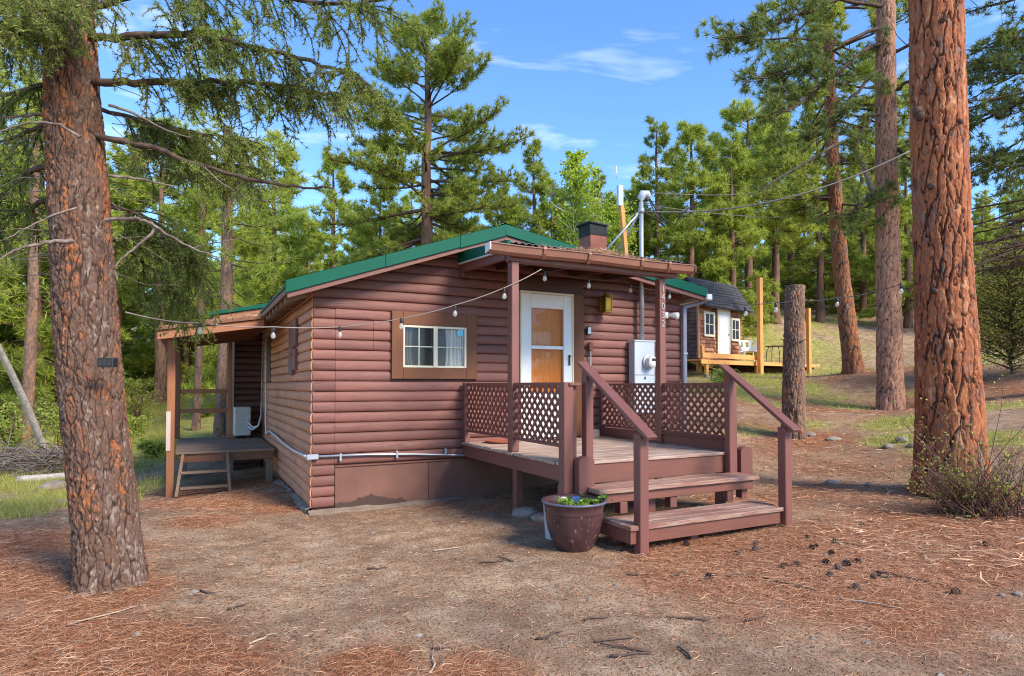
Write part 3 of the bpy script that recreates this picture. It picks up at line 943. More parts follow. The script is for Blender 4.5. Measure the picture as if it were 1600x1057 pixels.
# right-hand eave gutter and downspout
gr = box('eave_gutter', (EAVE_R - .02, -.40, 2.90), (EAVE_R + .10, 9.8, 3.0), M['gutter_white'], cabin, .012)
ds = box('downspout', (5.895, -.10, .15), (5.975, -.02, 2.80), M['downspout'], cabin, .012)
tube('elbow', [(EAVE_R + .04, -.30, 2.91), (EAVE_R - .02, -.22, 2.86), (5.94, -.06, 2.81), (5.935, -.06, 2.76)], .035, M['downspout'], ds, 8)
box('strap', (5.89, -.106, 2.02), (5.98, -.015, 2.045), M['galv'], ds, .001)
# extension behind the side porch
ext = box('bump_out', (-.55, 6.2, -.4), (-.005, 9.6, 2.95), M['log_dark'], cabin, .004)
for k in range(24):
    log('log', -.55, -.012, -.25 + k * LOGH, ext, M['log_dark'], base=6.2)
P = [(-1.02, 6.05, 2.93), (.1, 6.05, 3.16), (.1, 9.8, 3.16), (-1.02, 9.8, 2.93), (-1.02, 6.05, 3.0), (.1, 6.05, 3.25), (.1, 9.8, 3.25), (-1.02, 9.8, 3.0)]
er = hexa('extension_roof', P, M['green_metal'], cabin, .004)
P = [(-.95, 6.10, 2.80), (.05, 6.10, 3.02), (.05, 6.13, 3.02), (-.95, 6.13, 2.80), (-.95, 6.10, 2.93), (.05, 6.10, 3.15), (.05, 6.13, 3.15), (-.95, 6.13, 2.93)]
hexa('fascia', P, M['cedar_x'], er, .003)
# chimney
ch = empty('chimney', (4.9, 1.0, 3.2))
ch.parent = cabin; ch.location = np.array((4.9, 1.0, 3.2)) - WLOC[cabin.name]
box('stack', (4.70, .85, 3.15), (5.04, 1.2, 4.10), M['clay'], ch, .008)
for i in range(1, 12):
    box('joint', (4.697, .847, 3.15 + i * .078), (5.043, 1.203, 3.156 + i * .078), M['concrete'], ch, 0)
V = []; F = []
for z, s, o_ in ((4.08, .175, 0), (4.12, .18, .01), (4.24, .175, -.01), (4.265, .205, -.03), (4.29, .20, -.02)):
    for q, (a, b) in enumerate(((-1, -1), (1, -1), (1, 1), (-1, 1))):
        V.append((4.87 + a * s + o_ * (q % 2), 1.025 + b * s, z + .025 * (q in (0, 3)) * (z > 4.2)))
for i in range(4):
    for j in range(4):
        F.append((i * 4 + j, i * 4 + (j + 1) % 4, i * 4 + 4 + (j + 1) % 4, i * 4 + 4 + j))
F.append((16, 17, 18, 19))
mk('chimney_cap', V, F, M['soot'], ch)

# ------------------------------------------------------------------ front porch
porch = empty('front_porch', (3.1, -1.4, 0), 'raised brown porch with lattice railings, gutter roof and stairs at the front door', 'porch')
DZ = .735
for i in range(19):
    y1 = -.075 - i * .1355; y0 = y1 - .127
    box('deck_board', (1.955 + R.uniform(-.012, .012), y0, DZ - .036), (4.34, y1, DZ + R.uniform(-.003, .002)), M['deck_worn'], porch, .004)
box('fascia', (1.99, -2.62, .535), (2.03, -.03, DZ - .038), M['porch_paint_y'], porch, .004)
box('fascia', (4.29, -2.62, .535), (4.33, -.03, DZ - .038), M['porch_paint_y'], porch, .004)
box('fascia', (2.032, -2.625, .50), (4.29, -2.585, DZ - .038), M['porch_paint_x'], porch, .004)
for x in (2.6, 3.2, 3.8):
    box('joist', (x - .02, -2.58, .55), (x + .02, -.03, DZ - .04), M['porch_paint_y'], porch, 0)
for x, y in ((2.06, -1.5), (2.06, -2.5), (4.24, -1.4), (4.24, -2.5)):
    g = g1(x, y)
    box('support_post', (x - .045, y - .045, g - .05), (x + .045, y + .045, .533 if y > -2 else .49), M['porch_paint'], porch, .006)
# roof posts
lp = box('roof_post', (1.955, -1.555, DZ + .004), (2.05, -1.44, 2.94), M['porch_paint'], porch, .006)
rp = box('roof_post', (4.215, -1.475, DZ + .004), (4.315, -1.375, 2.935), M['porch_paint'], porch, .006)
# house number on the right post
for ch_, py in zip('14032', (459.5, 472, 485.5, 498.5, 511)):
    cu = bpy.data.curves.new('digit', 'FONT'); cu.body = ch_; cu.size = .125; cu.extrude = .004; cu.align_x = 'CENTER'
    cu.resolution_u = 2
    tmp = bpy.data.objects.new('tmp', cu); COL.objects.link(tmp)
    me = bpy.data.meshes.new_from_object(tmp.evaluated_get(bpy.context.evaluated_depsgraph_get()))
    bpy.data.objects.remove(tmp)
    z = 1.50 + (HORIZON - py) * 8.79 / FPX
    me.transform(Matrix.Rotation(rad(90), 4, 'X'))
    o = link('digit', me, None, rp, (4.265, -1.480, z - .045))
    me.materials.clear(); me.materials.append(M['steel_digits'])
# beam, roof, gutter
box('beam', (1.935, -1.56, 2.942), (4.44, -1.43, 3.075), M['porch_paint_x'], porch, .006)
V = []; F = []
nx_ = 120
for i in range(nx_ + 1):
    x = 1.90 + (4.52 - 1.90) * i / nx_
    h = .011 * math.cos(i * math.pi / 2.0)
    for y, z in ((-.02, 3.30), (-1.60, 3.155)):
        V += [(x, y, z + h), (x, y, z + h - .006)]
    if i:
        b = 4 * (i - 1); F += [(b, b + 2, b + 6, b + 4), (b + 1, b + 5, b + 7, b + 3), (b + 2, b + 3, b + 7, b + 6)]
proof = mk('porch_roof', V, F, M['roof_metal'], porch)
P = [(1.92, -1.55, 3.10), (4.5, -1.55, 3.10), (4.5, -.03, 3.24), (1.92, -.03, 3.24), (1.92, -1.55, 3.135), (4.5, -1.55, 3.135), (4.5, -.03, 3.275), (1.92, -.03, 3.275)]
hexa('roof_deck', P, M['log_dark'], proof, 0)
P = [(1.875, -1.60, 3.075), (1.918, -1.60, 3.075), (1.918, -.10, 3.165), (1.875, -.10, 3.165), (1.875, -1.60, 3.172), (1.918, -1.60, 3.172), (1.918, -.10, 3.325), (1.875, -.10, 3.325)]
hexa('edge_trim', P, M['green_metal'], proof, .004)
P = [(1.87, -1.60, 3.055), (1.915, -1.60, 3.055), (1.915, -.10, 3.148), (1.87, -.10, 3.148), (1.87, -1.60, 3.073), (1.915, -1.60, 3.073), (1.915, -.10, 3.163), (1.87, -.10, 3.163)]
hexa('edge_strip', P, M['gutter_white'], proof, .002)
beam('edge_rafter', (1.95, -.06, 3.10), (1.95, -1.43, 3.03), .05, .10, M['porch_paint_y'], proof)
box('bracket', (1.93, -.10, 2.98), (1.975, -.045, 3.12), M['porch_paint'], proof, .004)
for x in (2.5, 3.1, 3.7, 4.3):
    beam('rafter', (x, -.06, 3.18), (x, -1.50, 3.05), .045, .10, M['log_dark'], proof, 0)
# gutter: open half-round-ish profile
gp = [(-1.565, 3.100), (-1.565, 3.02), (-1.59, 2.992), (-1.64, 2.990), (-1.672, 3.02), (-1.682, 3.065), (-1.69, 3.10), (-1.70, 3.106), (-1.70, 3.095), (-1.675, 3.09), (-1.663, 3.03), (-1.635, 3.0), (-1.60, 3.0), (-1.575, 3.03), (-1.575, 3.10)]
V = []; F = []
xs_ = np.linspace(1.62, 4.64, 9); m_ = len(gp)
for i, x in enumerate(xs_):
    sag = -.006 * math.sin(i * 1.3)
    for y, z in gp: V.append((x, y, z + sag))
    if i:
        for j in range(m_):
            a = (i - 1) * m_ + j; b = (i - 1) * m_ + (j + 1) % m_
            F.append((a, b, b + m_, a + m_))
gut = mk('gutter', V, F, M['gutter_brown'], porch, False)
for x, mm in ((1.615, 'gutter_white'), (4.645, 'gutter_brown')):
    hexa('end_cap', [(x - .008, -1.70, 3.02), (x + .008, -1.70, 3.02), (x + .008, -1.565, 2.99), (x - .008, -1.565, 2.99), (x - .008, -1.70, 3.105), (x + .008, -1.70, 3.105), (x + .008, -1.565, 3.1), (x - .008, -1.565, 3.1)], M[mm], gut, .003)
for x in (2.32, 2.95, 3.75, 4.2):
    pts = [(x, -1.56, 3.11), (x, -1.70, 3.112), (x, -1.708, 3.09), (x, -1.69, 3.03), (x, -1.65, 2.982), (x, -1.59, 2.982)]
    V = []; F = []
    for i, p in enumerate(pts):
        V += [(p[0] - .022, p[1], p[2]), (p[0] + .022, p[1], p[2])]
        if i: b = 2 * (i - 1); F.append((b, b + 1, b + 3, b + 2))
    mk('hanger', V, F, M['gutter_brown'], gut)


def lattice(X, y0, y1, z0, z1, parent):
    """diagonal lattice panel in the plane x=X: every slat is a piece"""
    pan = box('lattice_panel', (X - .022, y0, z1 - .0), (X + .022, y1, z1 + .035), M['porch_paint_y'], parent, .003)
    box('bottom_rail', (X - .022, y0, z0 - .035), (X + .022, y1, z0), M['porch_paint_y'], pan, .003)
    pitch = .118; L = y1 - y0; Hh = z1 - z0
    for s in (1, -1):
        c = -Hh if s > 0 else 0
        off = c + .03
        while off < (L if s > 0 else L + Hh):
            if s > 0:   # y = off + t, z = t
                t0 = max(0, -off); t1 = min(Hh, L - off)
                a = (X + .0045, y0 + off + t0, z0 + t0); b = (X + .0045, y0 + off + t1, z0 + t1)
            else:
                t0 = max(0, off - L); t1 = min(Hh, off)
                a = (X - .0045, y0 + off - t0, z0 + t0); b = (X - .0045, y0 + off - t1, z0 + t1)
            if t1 - t0 > .03:
                beam('slat', a, b, .008, .037, M['porch_paint'], pan, 0, up=(0, -s * .7, .7))
            off += pitch + R.uniform(-.007, .007)
    return pan


lattice(2.0, -1.435, -.16, .915, 1.50, porch)
lattice(2.0, -2.59, -1.56, .915, 1.50, porch)
lattice(4.265, -1.37, -.13, .915, 1.50, porch)
lattice(4.265, -2.56, -1.48, .915, 1.50, porch)
for x in (2.0, 4.265):
    box('end_post', (x - .04, -.155 if x < 3 else -.125, DZ + .003), (x + .04, -.07, 1.54), M['porch_paint'], porch, .004)
box('kick_board', (4.25, -1.37, DZ + .002), (4.28, -.13, .87), M['porch_paint_y'], porch, .004)
box('kick_board', (4.25, -2.56, DZ + .002), (4.28, -1.48, .87), M['porch_paint_y'], porch, .004)
box('bottom_ledge', (4.21, -2.56, .862), (4.32, -1.48, .88), M['porch_paint_y'], porch, .003)
# corner newels and rounded blocks
box('newel', (1.945, -2.70, .42), (2.055, -2.59, 1.535), M['porch_paint'], porch, .006)
box('newel', (2.058, -2.665, .50), (2.115, -2.60, 1.50), M['porch_paint'], porch, .004)
box('newel_cap', (2.00, -2.72, 1.50), (2.14, -2.60, 1.53), M['porch_paint_x'], porch, .004)
box('newel', (4.235, -2.70, .42), (4.30, -2.59, 1.60), M['porch_paint'], porch, .006)


def round_top(x0, x1, y0, y1, z0, z1):
    n = 9; V = []; F = []
    cx = (x0 + x1) / 2; w = (x1 - x0) / 2
    top = [(cx + w * math.cos(a), z1 - .05 + .05 * math.sin(a)) for a in np.linspace(0, math.pi, n)]
    prof = [(x0, z0), (x1, z0)] + top
    m = len(prof)
    for y in (y0, y1): V += [(x, y, z) for x, z in prof]
    F.append(tuple(range(m))); F.append(tuple(range(2 * m - 1, m - 1, -1)))
    for j in range(m):
        k_ = (j + 1) % m; F.append((j, j + m, k_ + m, k_))
    return mk('block_post', V, F, M['porch_paint'], porch)


round_top(2.055, 2.235, -2.80, -2.702, .30, .80)
round_top(4.335, 4.52, -2.72, -2.63, .30, .79)
# stairs
ST0, ST1 = 2.20, 4.24
stair = empty('stairs', (3.2, -3.1, 0)); stair.parent = porch; stair.location = np.array((3.2, -3.1, 0)) - WLOC[porch.name]
for i, (ya, yb) in enumerate(((-3.03, -2.86), (-2.855, -2.69))):
    box('tread_board', (ST0 - .07 + .02 * i, ya, .462), (ST1 + .04, yb, .505), M['tread_worn'], stair, .005)
box('riser', (ST0 + .02, -2.99, .365), (ST1 - .01, -2.955, .460), M['porch_paint_x'], stair, .004)
for i, (ya, yb) in enumerate(((-3.48, -3.345), (-3.34, -3.205), (-3.20, -3.06))):
    box('tread_board', (ST0 - .05, ya, .208), (ST1 - .13 + .03 * i, yb, .25 + .002 * i), M['tread_worn'], stair, .005)
box('riser', (ST0 - .035, -3.455, .085), (ST1 - .15, -3.42, .206), M['porch_paint_x'], stair, .004)
box('side_board', (ST0 - .04, -3.418, .09), (ST0 - .005, -2.99, .206), M['porch_paint_y'], stair, .004)
for x, y, z0, z1 in ((2.45, -3.02, .25, .363), (3.1, -3.0, .25, .363), (3.9, -3.0, .25, .363), (4.17, -2.95, .25, .46), (3.0, -3.4, -.05, .09), (2.9, -2.9, .0, .46), (3.9, -2.9, .0, .46), (2.3, -3.1, -.04, .206), (4.0, -3.1, -.02, .206)):
    box('stair_block', (x - .045, y + .03, z0), (x + .045, y + .12, z1), M['porch_paint'], stair, .004)
# handrails
for (xa, xb, nm) in ((2.255, 2.315, 0), (4.195, 4.195, 1)):
    xt = 2.24 if nm == 0 else 4.21
    xl = 2.29 if nm == 0 else 4.17
    g = g1(xl, -3.45)
    box('handrail_post', (xt - .045, -2.715, .43), (xt + .045, -2.63, 1.655), M['porch_paint'], stair, .006)
    box('handrail_post', (xl - .05, -3.50, g - .06), (xl + .05, -3.40, 1.07), M['porch_paint'], stair, .007)
    beam('handrail', (xt - (.0), -2.575, 1.735), (xl, -3.60, 1.035), .125, .04, M['porch_paint_y'], stair, .006)
# loose block on the deck
tag(box('concrete_block', (3.78, -.42, DZ + .003), (3.98, -.22, .86), M['concrete'], None, .008), 'small pale concrete block standing on the porch deck', 'block')

# ------------------------------------------------------------------ fittings on the front wall
mt = empty('electric_meter', (5.02, -.1, 1.05), 'grey electric meter box with round dial on the front wall', 'electric meter')
box('cabinet', (4.80, -.20, 1.06), (5.20, -.045, 2.20), M['meter_grey'], mt, .008)
box('seam', (4.803, -.2035, 1.665), (5.197, -.2005, 1.672), M['dark_gap'], mt, 0)
box('lid', (4.79, -.212, 2.19), (5.21, -.043, 2.215), M['meter_grey'], mt, .005)
V, F_, c_ = tube_arrays([(5.06, -.2, 1.87), (5.06, -.235, 1.87), (5.06, -.24, 1.87)], [.115, .115, .10], 24)
mk('ring', V, [F_, np.concatenate(c_)], M['galv'], mt, False)
V, F_, c_ = tube_arrays([(5.06, -.24, 1.87), (5.06, -.33, 1.87), (5.06, -.345, 1.87)], [.085, .085, .06], 24)
mk('dial', V, [F_, np.concatenate(c_)], M['gutter_white'], mt, False)
box('display', (5.02, -.350, 1.885), (5.10, -.346, 1.925), M['black_plastic'], mt, .001)
box('latch', (4.99, -.214, 1.60), (5.01, -.204, 1.64), M['black_plastic'], mt, .002)

mast = empty('service_mast', (5.03, -.12, 2.216), 'grey steel electrical mast with weather head above the porch roof', 'electrical mast')
tube('pipe', [(5.0, -.13, 2.216), (5.0, -.13, 4.42)], .037, M['galv'], mast, 12)
tube('weather_head', [(5.0, -.13, 4.42), (5.0, -.13, 4.49), (5.03, -.135, 4.55), (5.10, -.15, 4.56), (5.15, -.16, 4.49)], [.05, .062, .068, .06, .045], M['meter_grey'], mast, 12)
tube('collar', [(5.0, -.13, 4.24), (5.0, -.13, 4.32)], .05, M['galv'], mast, 12)
tube('brace_rod', [(4.98, -.13, 4.27), (4.35, .35, zt(4.35) + .02)], .018, M['galv'], mast, 6)
tube('brace_rod', [(4.98, -.12, 4.26), (4.95, .95, zt(4.95) + .02)], .018, M['galv'], mast, 6)
tube('drip_loop', [(5.15, -.16, 4.48), (5.22, -.2, 4.35), (5.33, -.3, 4.14), (5.46, -.4, 4.05), (5.5, -.5, 4.2), (5.6, -.6, 4.31)], .014, M['wire_dark'], mast, 6)
tube('drip_loop', [(5.13, -.16, 4.49), (5.15, -.2, 4.38), (5.2, -.25, 4.2), (5.34, -.3, 4.03), (5.1, -.16, 4.24), (5.04, -.13, 4.28)], .012, M['wire_dark'], mast, 6)

pole = empty('antenna_pole', (4.86, .1, 3.3), 'orange wooden pole with white box on top beside the mast', 'pole')
beam('post', (4.90, .1, 3.3), (4.78, .1, 4.40), .07, .07, M['fresh_pine'], pole, .004, up=(0, 1, 0))
box('panel_antenna', (4.71, .07, 4.38), (4.81, .13, 4.72), M['pale_blue'], pole, .008)
tube('antenna', [(4.70, .1, 4.80), (4.69, .1, 5.02)], .006, M['white_plastic'], pole, 6)

ln = empty('wall_lantern', (4.42, -.12, 2.62), 'brass wall lantern with glass sides right of the door', 'lantern')
lx, ly, lz = 4.30, -.16, 2.76
box('back_plate', (lx - .05, -.065, lz - .12), (lx + .05, -.045, lz + .12), M['brass'], ln, .003)
for sx in (-1, 1):
    for sy in (-1, 1):
        box('bar', (lx + sx * .055 - .006, ly + sy * .055 - .006, lz - .13), (lx + sx * .055 + .006, ly + sy * .055 + .006, lz + .09), M['brass'], ln, 0)
box('base', (lx - .066, ly - .066, lz - .145), (lx + .066, ly + .066, lz - .13), M['brass'], ln, .002)
V = [(lx + a * .075, ly + b * .075, lz + .09) for a, b in ((-1, -1), (1, -1), (1, 1), (-1, 1))] + [(lx + a * .02, ly + b * .02, lz + .15) for a, b in ((-1, -1), (1, -1), (1, 1), (-1, 1))]
mk('hood', V, BOXF, M['brass'], ln)
box('glass', (lx - .05, ly - .05, lz - .12), (lx + .05, ly + .05, lz + .085), M['brass'], ln, .002)
tube('arm', [(lx, -.06, lz + .15), (lx, -.10, lz + .19), (lx, ly, lz + .15)], .008, M['brass'], ln, 6)

kp = empty('key_box', (4.02, -.06, 2.24), 'small black and grey lock box beside the door trim', 'lock box')
box('case', (4.00, -.075, 2.27), (4.075, -.047, 2.40), M['black_plastic'], kp, .006)
box('face', (4.012, -.083, 2.285), (4.068, -.076, 2.39), M['galv'], kp, .004)
ob = empty('outlet_box', (4.07, -.06, 2.02), 'small tan outlet box with thin conduit below the lock box', 'outlet')
box('cover', (4.03, -.09, 2.03), (4.10, -.047, 2.16), M['trim_tan'], ob, .006)
tube('conduit', [(4.066, -.065, 2.03), (4.066, -.065, .76)], .012, M['galv'], ob, 8)
fl = empty('floodlight', (5.6, -.1, 2.68), 'white twin floodlight high on the wall near the downspout', 'floodlight')
box('mount', (5.50, -.075, 2.60), (5.60, -.045, 2.70), M['white_plastic'], fl, .006)
for dx in (-.12, .11):
    V, F_, c_ = tube_arrays([(5.55 + dx * .4, -.07, 2.65), (5.55 + dx, -.12, 2.65), (5.55 + dx * 1.25, -.19, 2.63), (5.55 + dx * 1.3, -.195, 2.63)], [.02, .045, .062, .055], 14)
    mk('lamp_head', V, [F_, np.concatenate(c_)], M['white_plastic'], fl, True)

cdt = empty('wall_conduit', (1.0, -.06, .60), 'thin grey metal conduit running along the bottom of the log walls', 'conduit')
tube('pipe', [(.06, -.055, .635), (.7, -.056, .628), (1.3, -.056, .60), (2.0, -.056, .55), (2.6, -.056, .51)], .014, M['galv'], cdt, 8)
box('corner_fitting', (-.075, -.08, .60), (.065, -.03, .665), M['galv'], cdt, .006)
tube('hose', [(-.055, -.02, .63), (-.055, .35, .62), (-.058, 1.2, .60), (-.06, 2.4, .62), (-.06, 3.3, .66), (-.06, 4.2, .67), (-.06, 4.7, .58), (-.06, 4.85, .8), (-.06, 4.9, 2.5)], .018, M['gutter_white'], cdt, 8)
for x in (.33, 1.05, 1.72): box('clip', (x - .012, -.075, .565), (x + .012, -.04, .66), M['galv'], cdt, .002)

# ------------------------------------------------------------------ side porch
sp = empty('side_porch', (-.8, 4.7, -.15), 'small grey deck with cedar posts and lean-to roof on the left of the cabin', 'porch')
SZ = .45
for i in range(21):
    y0 = 3.2 + i * .141
    box('deck_board', (-1.55 + R.uniform(-.01, .015), y0, SZ - .036), (-.08, y0 + .136, SZ + R.uniform(-.003, .003)), M['deck_grey'], sp, .004)
box('rim', (-1.50, 3.24, SZ - .17), (-.09, 3.28, SZ - .038), M['cedar_dark'], sp, .004)
box('rim', (-1.50, 3.285, SZ - .17), (-1.46, 6.1, SZ - .038), M['cedar_dark'], sp, .004)
box('deck_leg', (-.19, 3.29, g1(-.14, 3.3) - .1), (-.09, 3.40, SZ - .04), M['old_wood'], sp, .005)
box('deck_leg', (-1.5, 5.9, g1(-1.5, 6) - .1), (-1.4, 6.0, SZ - .04), M['old_wood'], sp, .005)
pz = g1(-1.62, 3.15) - .08
box('roof_post', (-1.665, 3.10, pz), (-1.555, 3.21, 2.24), M['cedar'], sp, .006)
box('post_sleeve', (-1.672, 3.085, .49), (-1.61, 3.099, 1.10), M['weathered_white'], sp, .003)
box('roof_post', (-1.62, 6.0, SZ), (-1.53, 6.09, 2.25), M['cedar_dark'], sp, .006)
box('roof_post', (-.675, 6.02, SZ + .003), (-.60, 6.10, 2.5), M['cedar'], sp, .006)
for z in (1.345, .955):
    box('rail', (-1.53, 6.02, z), (-.676, 6.06, z + .085), M['cedar_x'], sp, .004)
P = [(-1.80, 2.42, 2.30), (-.33, 2.42, 2.545), (-.33, 6.15, 2.545), (-1.80, 6.15, 2.30), (-1.80, 2.42, 2.345), (-.33, 2.42, 2.595), (-.33, 6.15, 2.595), (-1.80, 6.15, 2.345)]
spr = hexa('lean_to_roof', P, M['cedar_dark'], sp, .004)
P = [(-1.78, 2.46, 2.17), (-.33, 2.46, 2.415), (-.33, 2.50, 2.415), (-1.78, 2.50, 2.17), (-1.78, 2.46, 2.298), (-.33, 2.46, 2.543), (-.33, 2.50, 2.543), (-1.78, 2.50, 2.298)]
hexa('fascia', P, M['cedar_x'], spr, .004)
box('plate', (-1.68, 3.0, 2.24), (-1.55, 6.15, 2.335), M['cedar_dark'], spr, .004)
for y in np.arange(3.0, 6.1, .6):
    P = [(-1.78, y, 2.2), (-.2, y, 2.46), (-.2, y + .04, 2.46), (-1.78, y + .04, 2.2), (-1.78, y, 2.3), (-.2, y, 2.56), (-.2, y + .04, 2.56), (-1.78, y + .04, 2.3)]
    hexa('rafter', P, M['cedar_dark'], spr, 0)
box('low_block', (-.80, 5.72, SZ + .003), (-.55, 5.80, SZ + .05), M['cedar_x'], sp, .004)

# loose wooden steps leaning on the deck edge
lad = empty('step_ladder', (-1.15, 3.05, -.2), 'weathered two-rung wooden step leaning on the grey side deck', 'steps')
zl = g1(-1.15, 2.9)
for x in (-1.44, -.80):
    beam('stringer', (x - .08 if x < -1 else x + .03, 2.82, zl - .02), (x, 3.19, .40), .045, .085, M['old_wood'], lad, .005, up=(0, 1, 0))
for z, y in ((.13, 3.02), (-.09, 2.88)):
    box('rung', (-1.47, y - .06, z), (-.80, y + .06, z + .035), M['old_wood'], lad, .005)

ac = empty('heat_pump', (-.35, 5.75, SZ), 'white outdoor heat pump unit standing on the side deck', 'heat pump')
box('body', (-.57, 5.62, SZ + .05), (-.27, 6.05, SZ + .62), M['grey_plastic'], ac, .012)
box('panel', (-.27, 5.64, SZ + .07), (-.262, 6.03, SZ + .60), M['white_plastic'], ac, .003)
for i in range(7):
    box('louvre', (-.55 + i * .038, 5.612, SZ + .09), (-.538 + i * .038, 5.6195, SZ + .58), M['galv'], ac, .001)
for i, (a, b) in enumerate(((-.36, -.30), (-.35, -.29))):
    tube('line', [(-.33, 5.60, SZ + .34 - i * .1), (-.24, 5.5, SZ + .22 - i * .05), (-.14, 5.45, SZ + .25), (-.09, 5.42, SZ + .45), (-.07, 5.42, 2.3)], .018, M['gutter_white'], ac, 7)
box('foot', (-.56, 5.60, SZ + .004), (-.50, 6.06, SZ + .05), M['black_plastic'], ac, .004)
box('foot', (-.34, 5.60, SZ + .004), (-.28, 6.06, SZ + .05), M['black_plastic'], ac, .004)

# ------------------------------------------------------------------ vegetation helpers
def unit(v):
    return v / (np.linalg.norm(v, axis=-1, keepdims=True) + 1e-9)


def needle_tris(pos, axis, rs, K, ln, w, spread, back=0.12):
    """K thin triangles in a tuft at every pos, fanning round axis"""
    T = len(pos)
    ax = np.repeat(unit(axis), K, 0)
    p = np.repeat(pos, K, 0)
    d = unit(ax * rs.uniform(.15, 1.0, (T * K, 1)) + unit(rs.normal(size=(T * K, 3))) * spread)
    L = ln * rs.uniform(.65, 1.15, (T * K, 1))
    base = p - ax * rs.uniform(0, back, (T * K, 1))
    s = unit(np.cross(d, unit(rs.normal(size=(T * K, 3))))) * w
    V = np.stack([base - s, base + s, base + d * L], 1).reshape(-1, 3)
    return V


def tri_mesh(name, V):
    n = len(V) // 3
    return npmesh(name, V, [np.arange(n * 3).reshape(n, 3)])


def limb_path(start, az, elev, L, rs, n=7, sag=0.25, lift=0.35, wig=.06):
    p = np.array(start, float); out = [p.copy()]
    a = az; e = elev
    for i in range(n):
        f = (i + 1) / n
        e2 = e - sag * math.sin(f * math.pi * .6) + lift * max(0, f - .45)
        a += rs.uniform(-wig, wig) * 3
        st = L / n
        p = p + st * np.array([math.cos(e2) * math.sin(a), math.cos(e2) * math.cos(a), math.sin(e2)])
        p = p + rs.normal(size=3) * L * wig * .12
        out.append(p.copy())
    return np.array(out)


def pine_parts(seed, H, r0, cb, R0, nb, K=20, ln=.17, w=.008, dens=1.0, shape='round', lean=(0, 0), limb_n=4, spread=.8, dead=6):
    """trunk path, limb soup and tufts of one pine with its base at the origin"""
    rs = np.random.RandomState(seed)
    tz = np.linspace(0, H, 14)
    wob = np.cumsum(rs.normal(size=(14, 2)) * .05, 0) * (H / 14)
    tp = np.stack([wob[:, 0] * .6 + lean[0] * tz, wob[:, 1] * .6 + lean[1] * tz, tz], 1)
    tp[0, :2] = 0
    tr = r0 * (1 - tz / H) ** .75 * (1 + .35 * np.exp(-tz / .35)) + .015
    limbs = Soup(); P = []; A = []
    def trunk(z): return np.array([np.interp(z, tz, tp[:, 0]), np.interp(z, tz, tp[:, 1]), z])
    for i in range(nb):
        f = (i + rs.uniform(0, 1)) / nb
        z = H * (cb + (1 - cb) * f * .985)
        if shape == 'round': prof = math.sin(math.pi * min(1, (f * .82 + .2))) ** .7
        elif shape == 'cone': prof = (1 - f) ** .8 + .06
        elif shape == 'flat': prof = .55 + .45 * math.sin(math.pi * f)
        else: prof = (1 - f * .75)
        L = R0 * prof * rs.uniform(.55, 1.1)
        az = rs.uniform(0, 2 * math.pi)
        el = -.18 + f * .95 + rs.uniform(-.18, .18)
        path = limb_path(trunk(z), az, el, L, rs, 6, .22, .45)
        rl = max(.012, r0 * .28 * (1 - f * .7) * (L / R0) ** .6)
        limbs.tube(path, rl * np.linspace(1, .25, 7), limb_n)
        ns = max(3, int(7 * dens * (L / R0) * rs.uniform(.8, 1.2) + 2))
        for j in range(ns):
            u = .32 + .68 * (j + rs.uniform(0, 1)) / ns
            k_ = u * 6; k0 = min(5, int(k_)); pt = path[k0] + (path[k0 + 1] - path[k0]) * (k_ - k0)
            dr = unit(path[k0 + 1] - path[k0])
            sd = unit(np.cross(dr, (0, 0, 1))) * (1 if j % 2 else -1)
            sl = L * .30 * (1.15 - u) * rs.uniform(.7, 1.4) + .18
            d2 = unit(dr * .75 + sd * rs.uniform(.3, 1.0) + np.array([0, 0, rs.uniform(-.1, .5)]))
            e1 = pt + d2 * sl * .55; e2 = pt + unit(d2 + np.array([0, 0, .35])) * sl
            if limb_n >= 3: limbs.tube([pt, e1, e2], [rl * .35, rl * .28, .006], 3)
            nt = max(2, int(sl / .22 * dens) + 1)
            for q in range(nt):
                g = (q + 1) / nt
                c = (pt + (e1 - pt) * g * 2 if g < .5 else e1 + (e2 - e1) * (g - .5) * 2) + rs.normal(size=3) * .07
                P.append(c); A.append(unit(d2 + np.array([0, 0, .45]) + rs.normal(size=3) * .35))
        P.append(path[-1]); A.append(unit(path[-1] - path[-2] + np.array([0, 0, .02])))
    for i in range(dead):
        z = H * cb * rs.uniform(.35, 1.0)
        path = limb_path(trunk(z), rs.uniform(0, 6.28), rs.uniform(-.3, .2), R0 * rs.uniform(.2, .55), rs, 5, .2, .1, .12)
        limbs.tube(path, r0 * .1 * np.linspace(1, .2, 6), 4)
    P.append(trunk(H * .995)); A.append(np.array([0, 0, 1.]))
    P = np.array(P); A = np.array(A)
    ndl = needle_tris(P, A, rs, K, ln, w, spread)
    return tp, tr, limbs, ndl


def place_tree(name, loc, tmesh, lmesh, nmesh, mats, label, group=None, scale=1.0, rz=0.0, sxy=1.0, cat='tree'):
    o = empty(name, loc, label, cat, group)
    o.rotation_euler = (0, 0, rz); o.scale = (scale * sxy, scale * sxy, scale)
    for nm, me in (('trunk', tmesh), ('branches', lmesh), ('crown', nmesh)):
        if me is None: continue
        c = bpy.data.objects.new(nm, me); COL.objects.link(c); c.parent = o
        c.location = (0, 0, 0)
    return o


def proto(seed, H, r0, cb, R0, nb, leaf, barkm='trunk_far', sides=8, limb='limb_bark', **kw):
    tp, tr, limbs, ndl = pine_parts(seed, H, r0, cb, R0, nb, **kw)
    V, F_, c_ = tube_arrays(tp, tr, sides, False)
    tm = npmesh('trunk', V, [F_], True); tm.materials.append(M[barkm])
    lm = npmesh('branches', np.concatenate(limbs.V), [np.concatenate(v) for v in limbs.N.values()], True); lm.materials.append(M[limb])
    nm = tri_mesh('crown', ndl); nm.materials.append(M[leaf])
    return tm, lm, nm


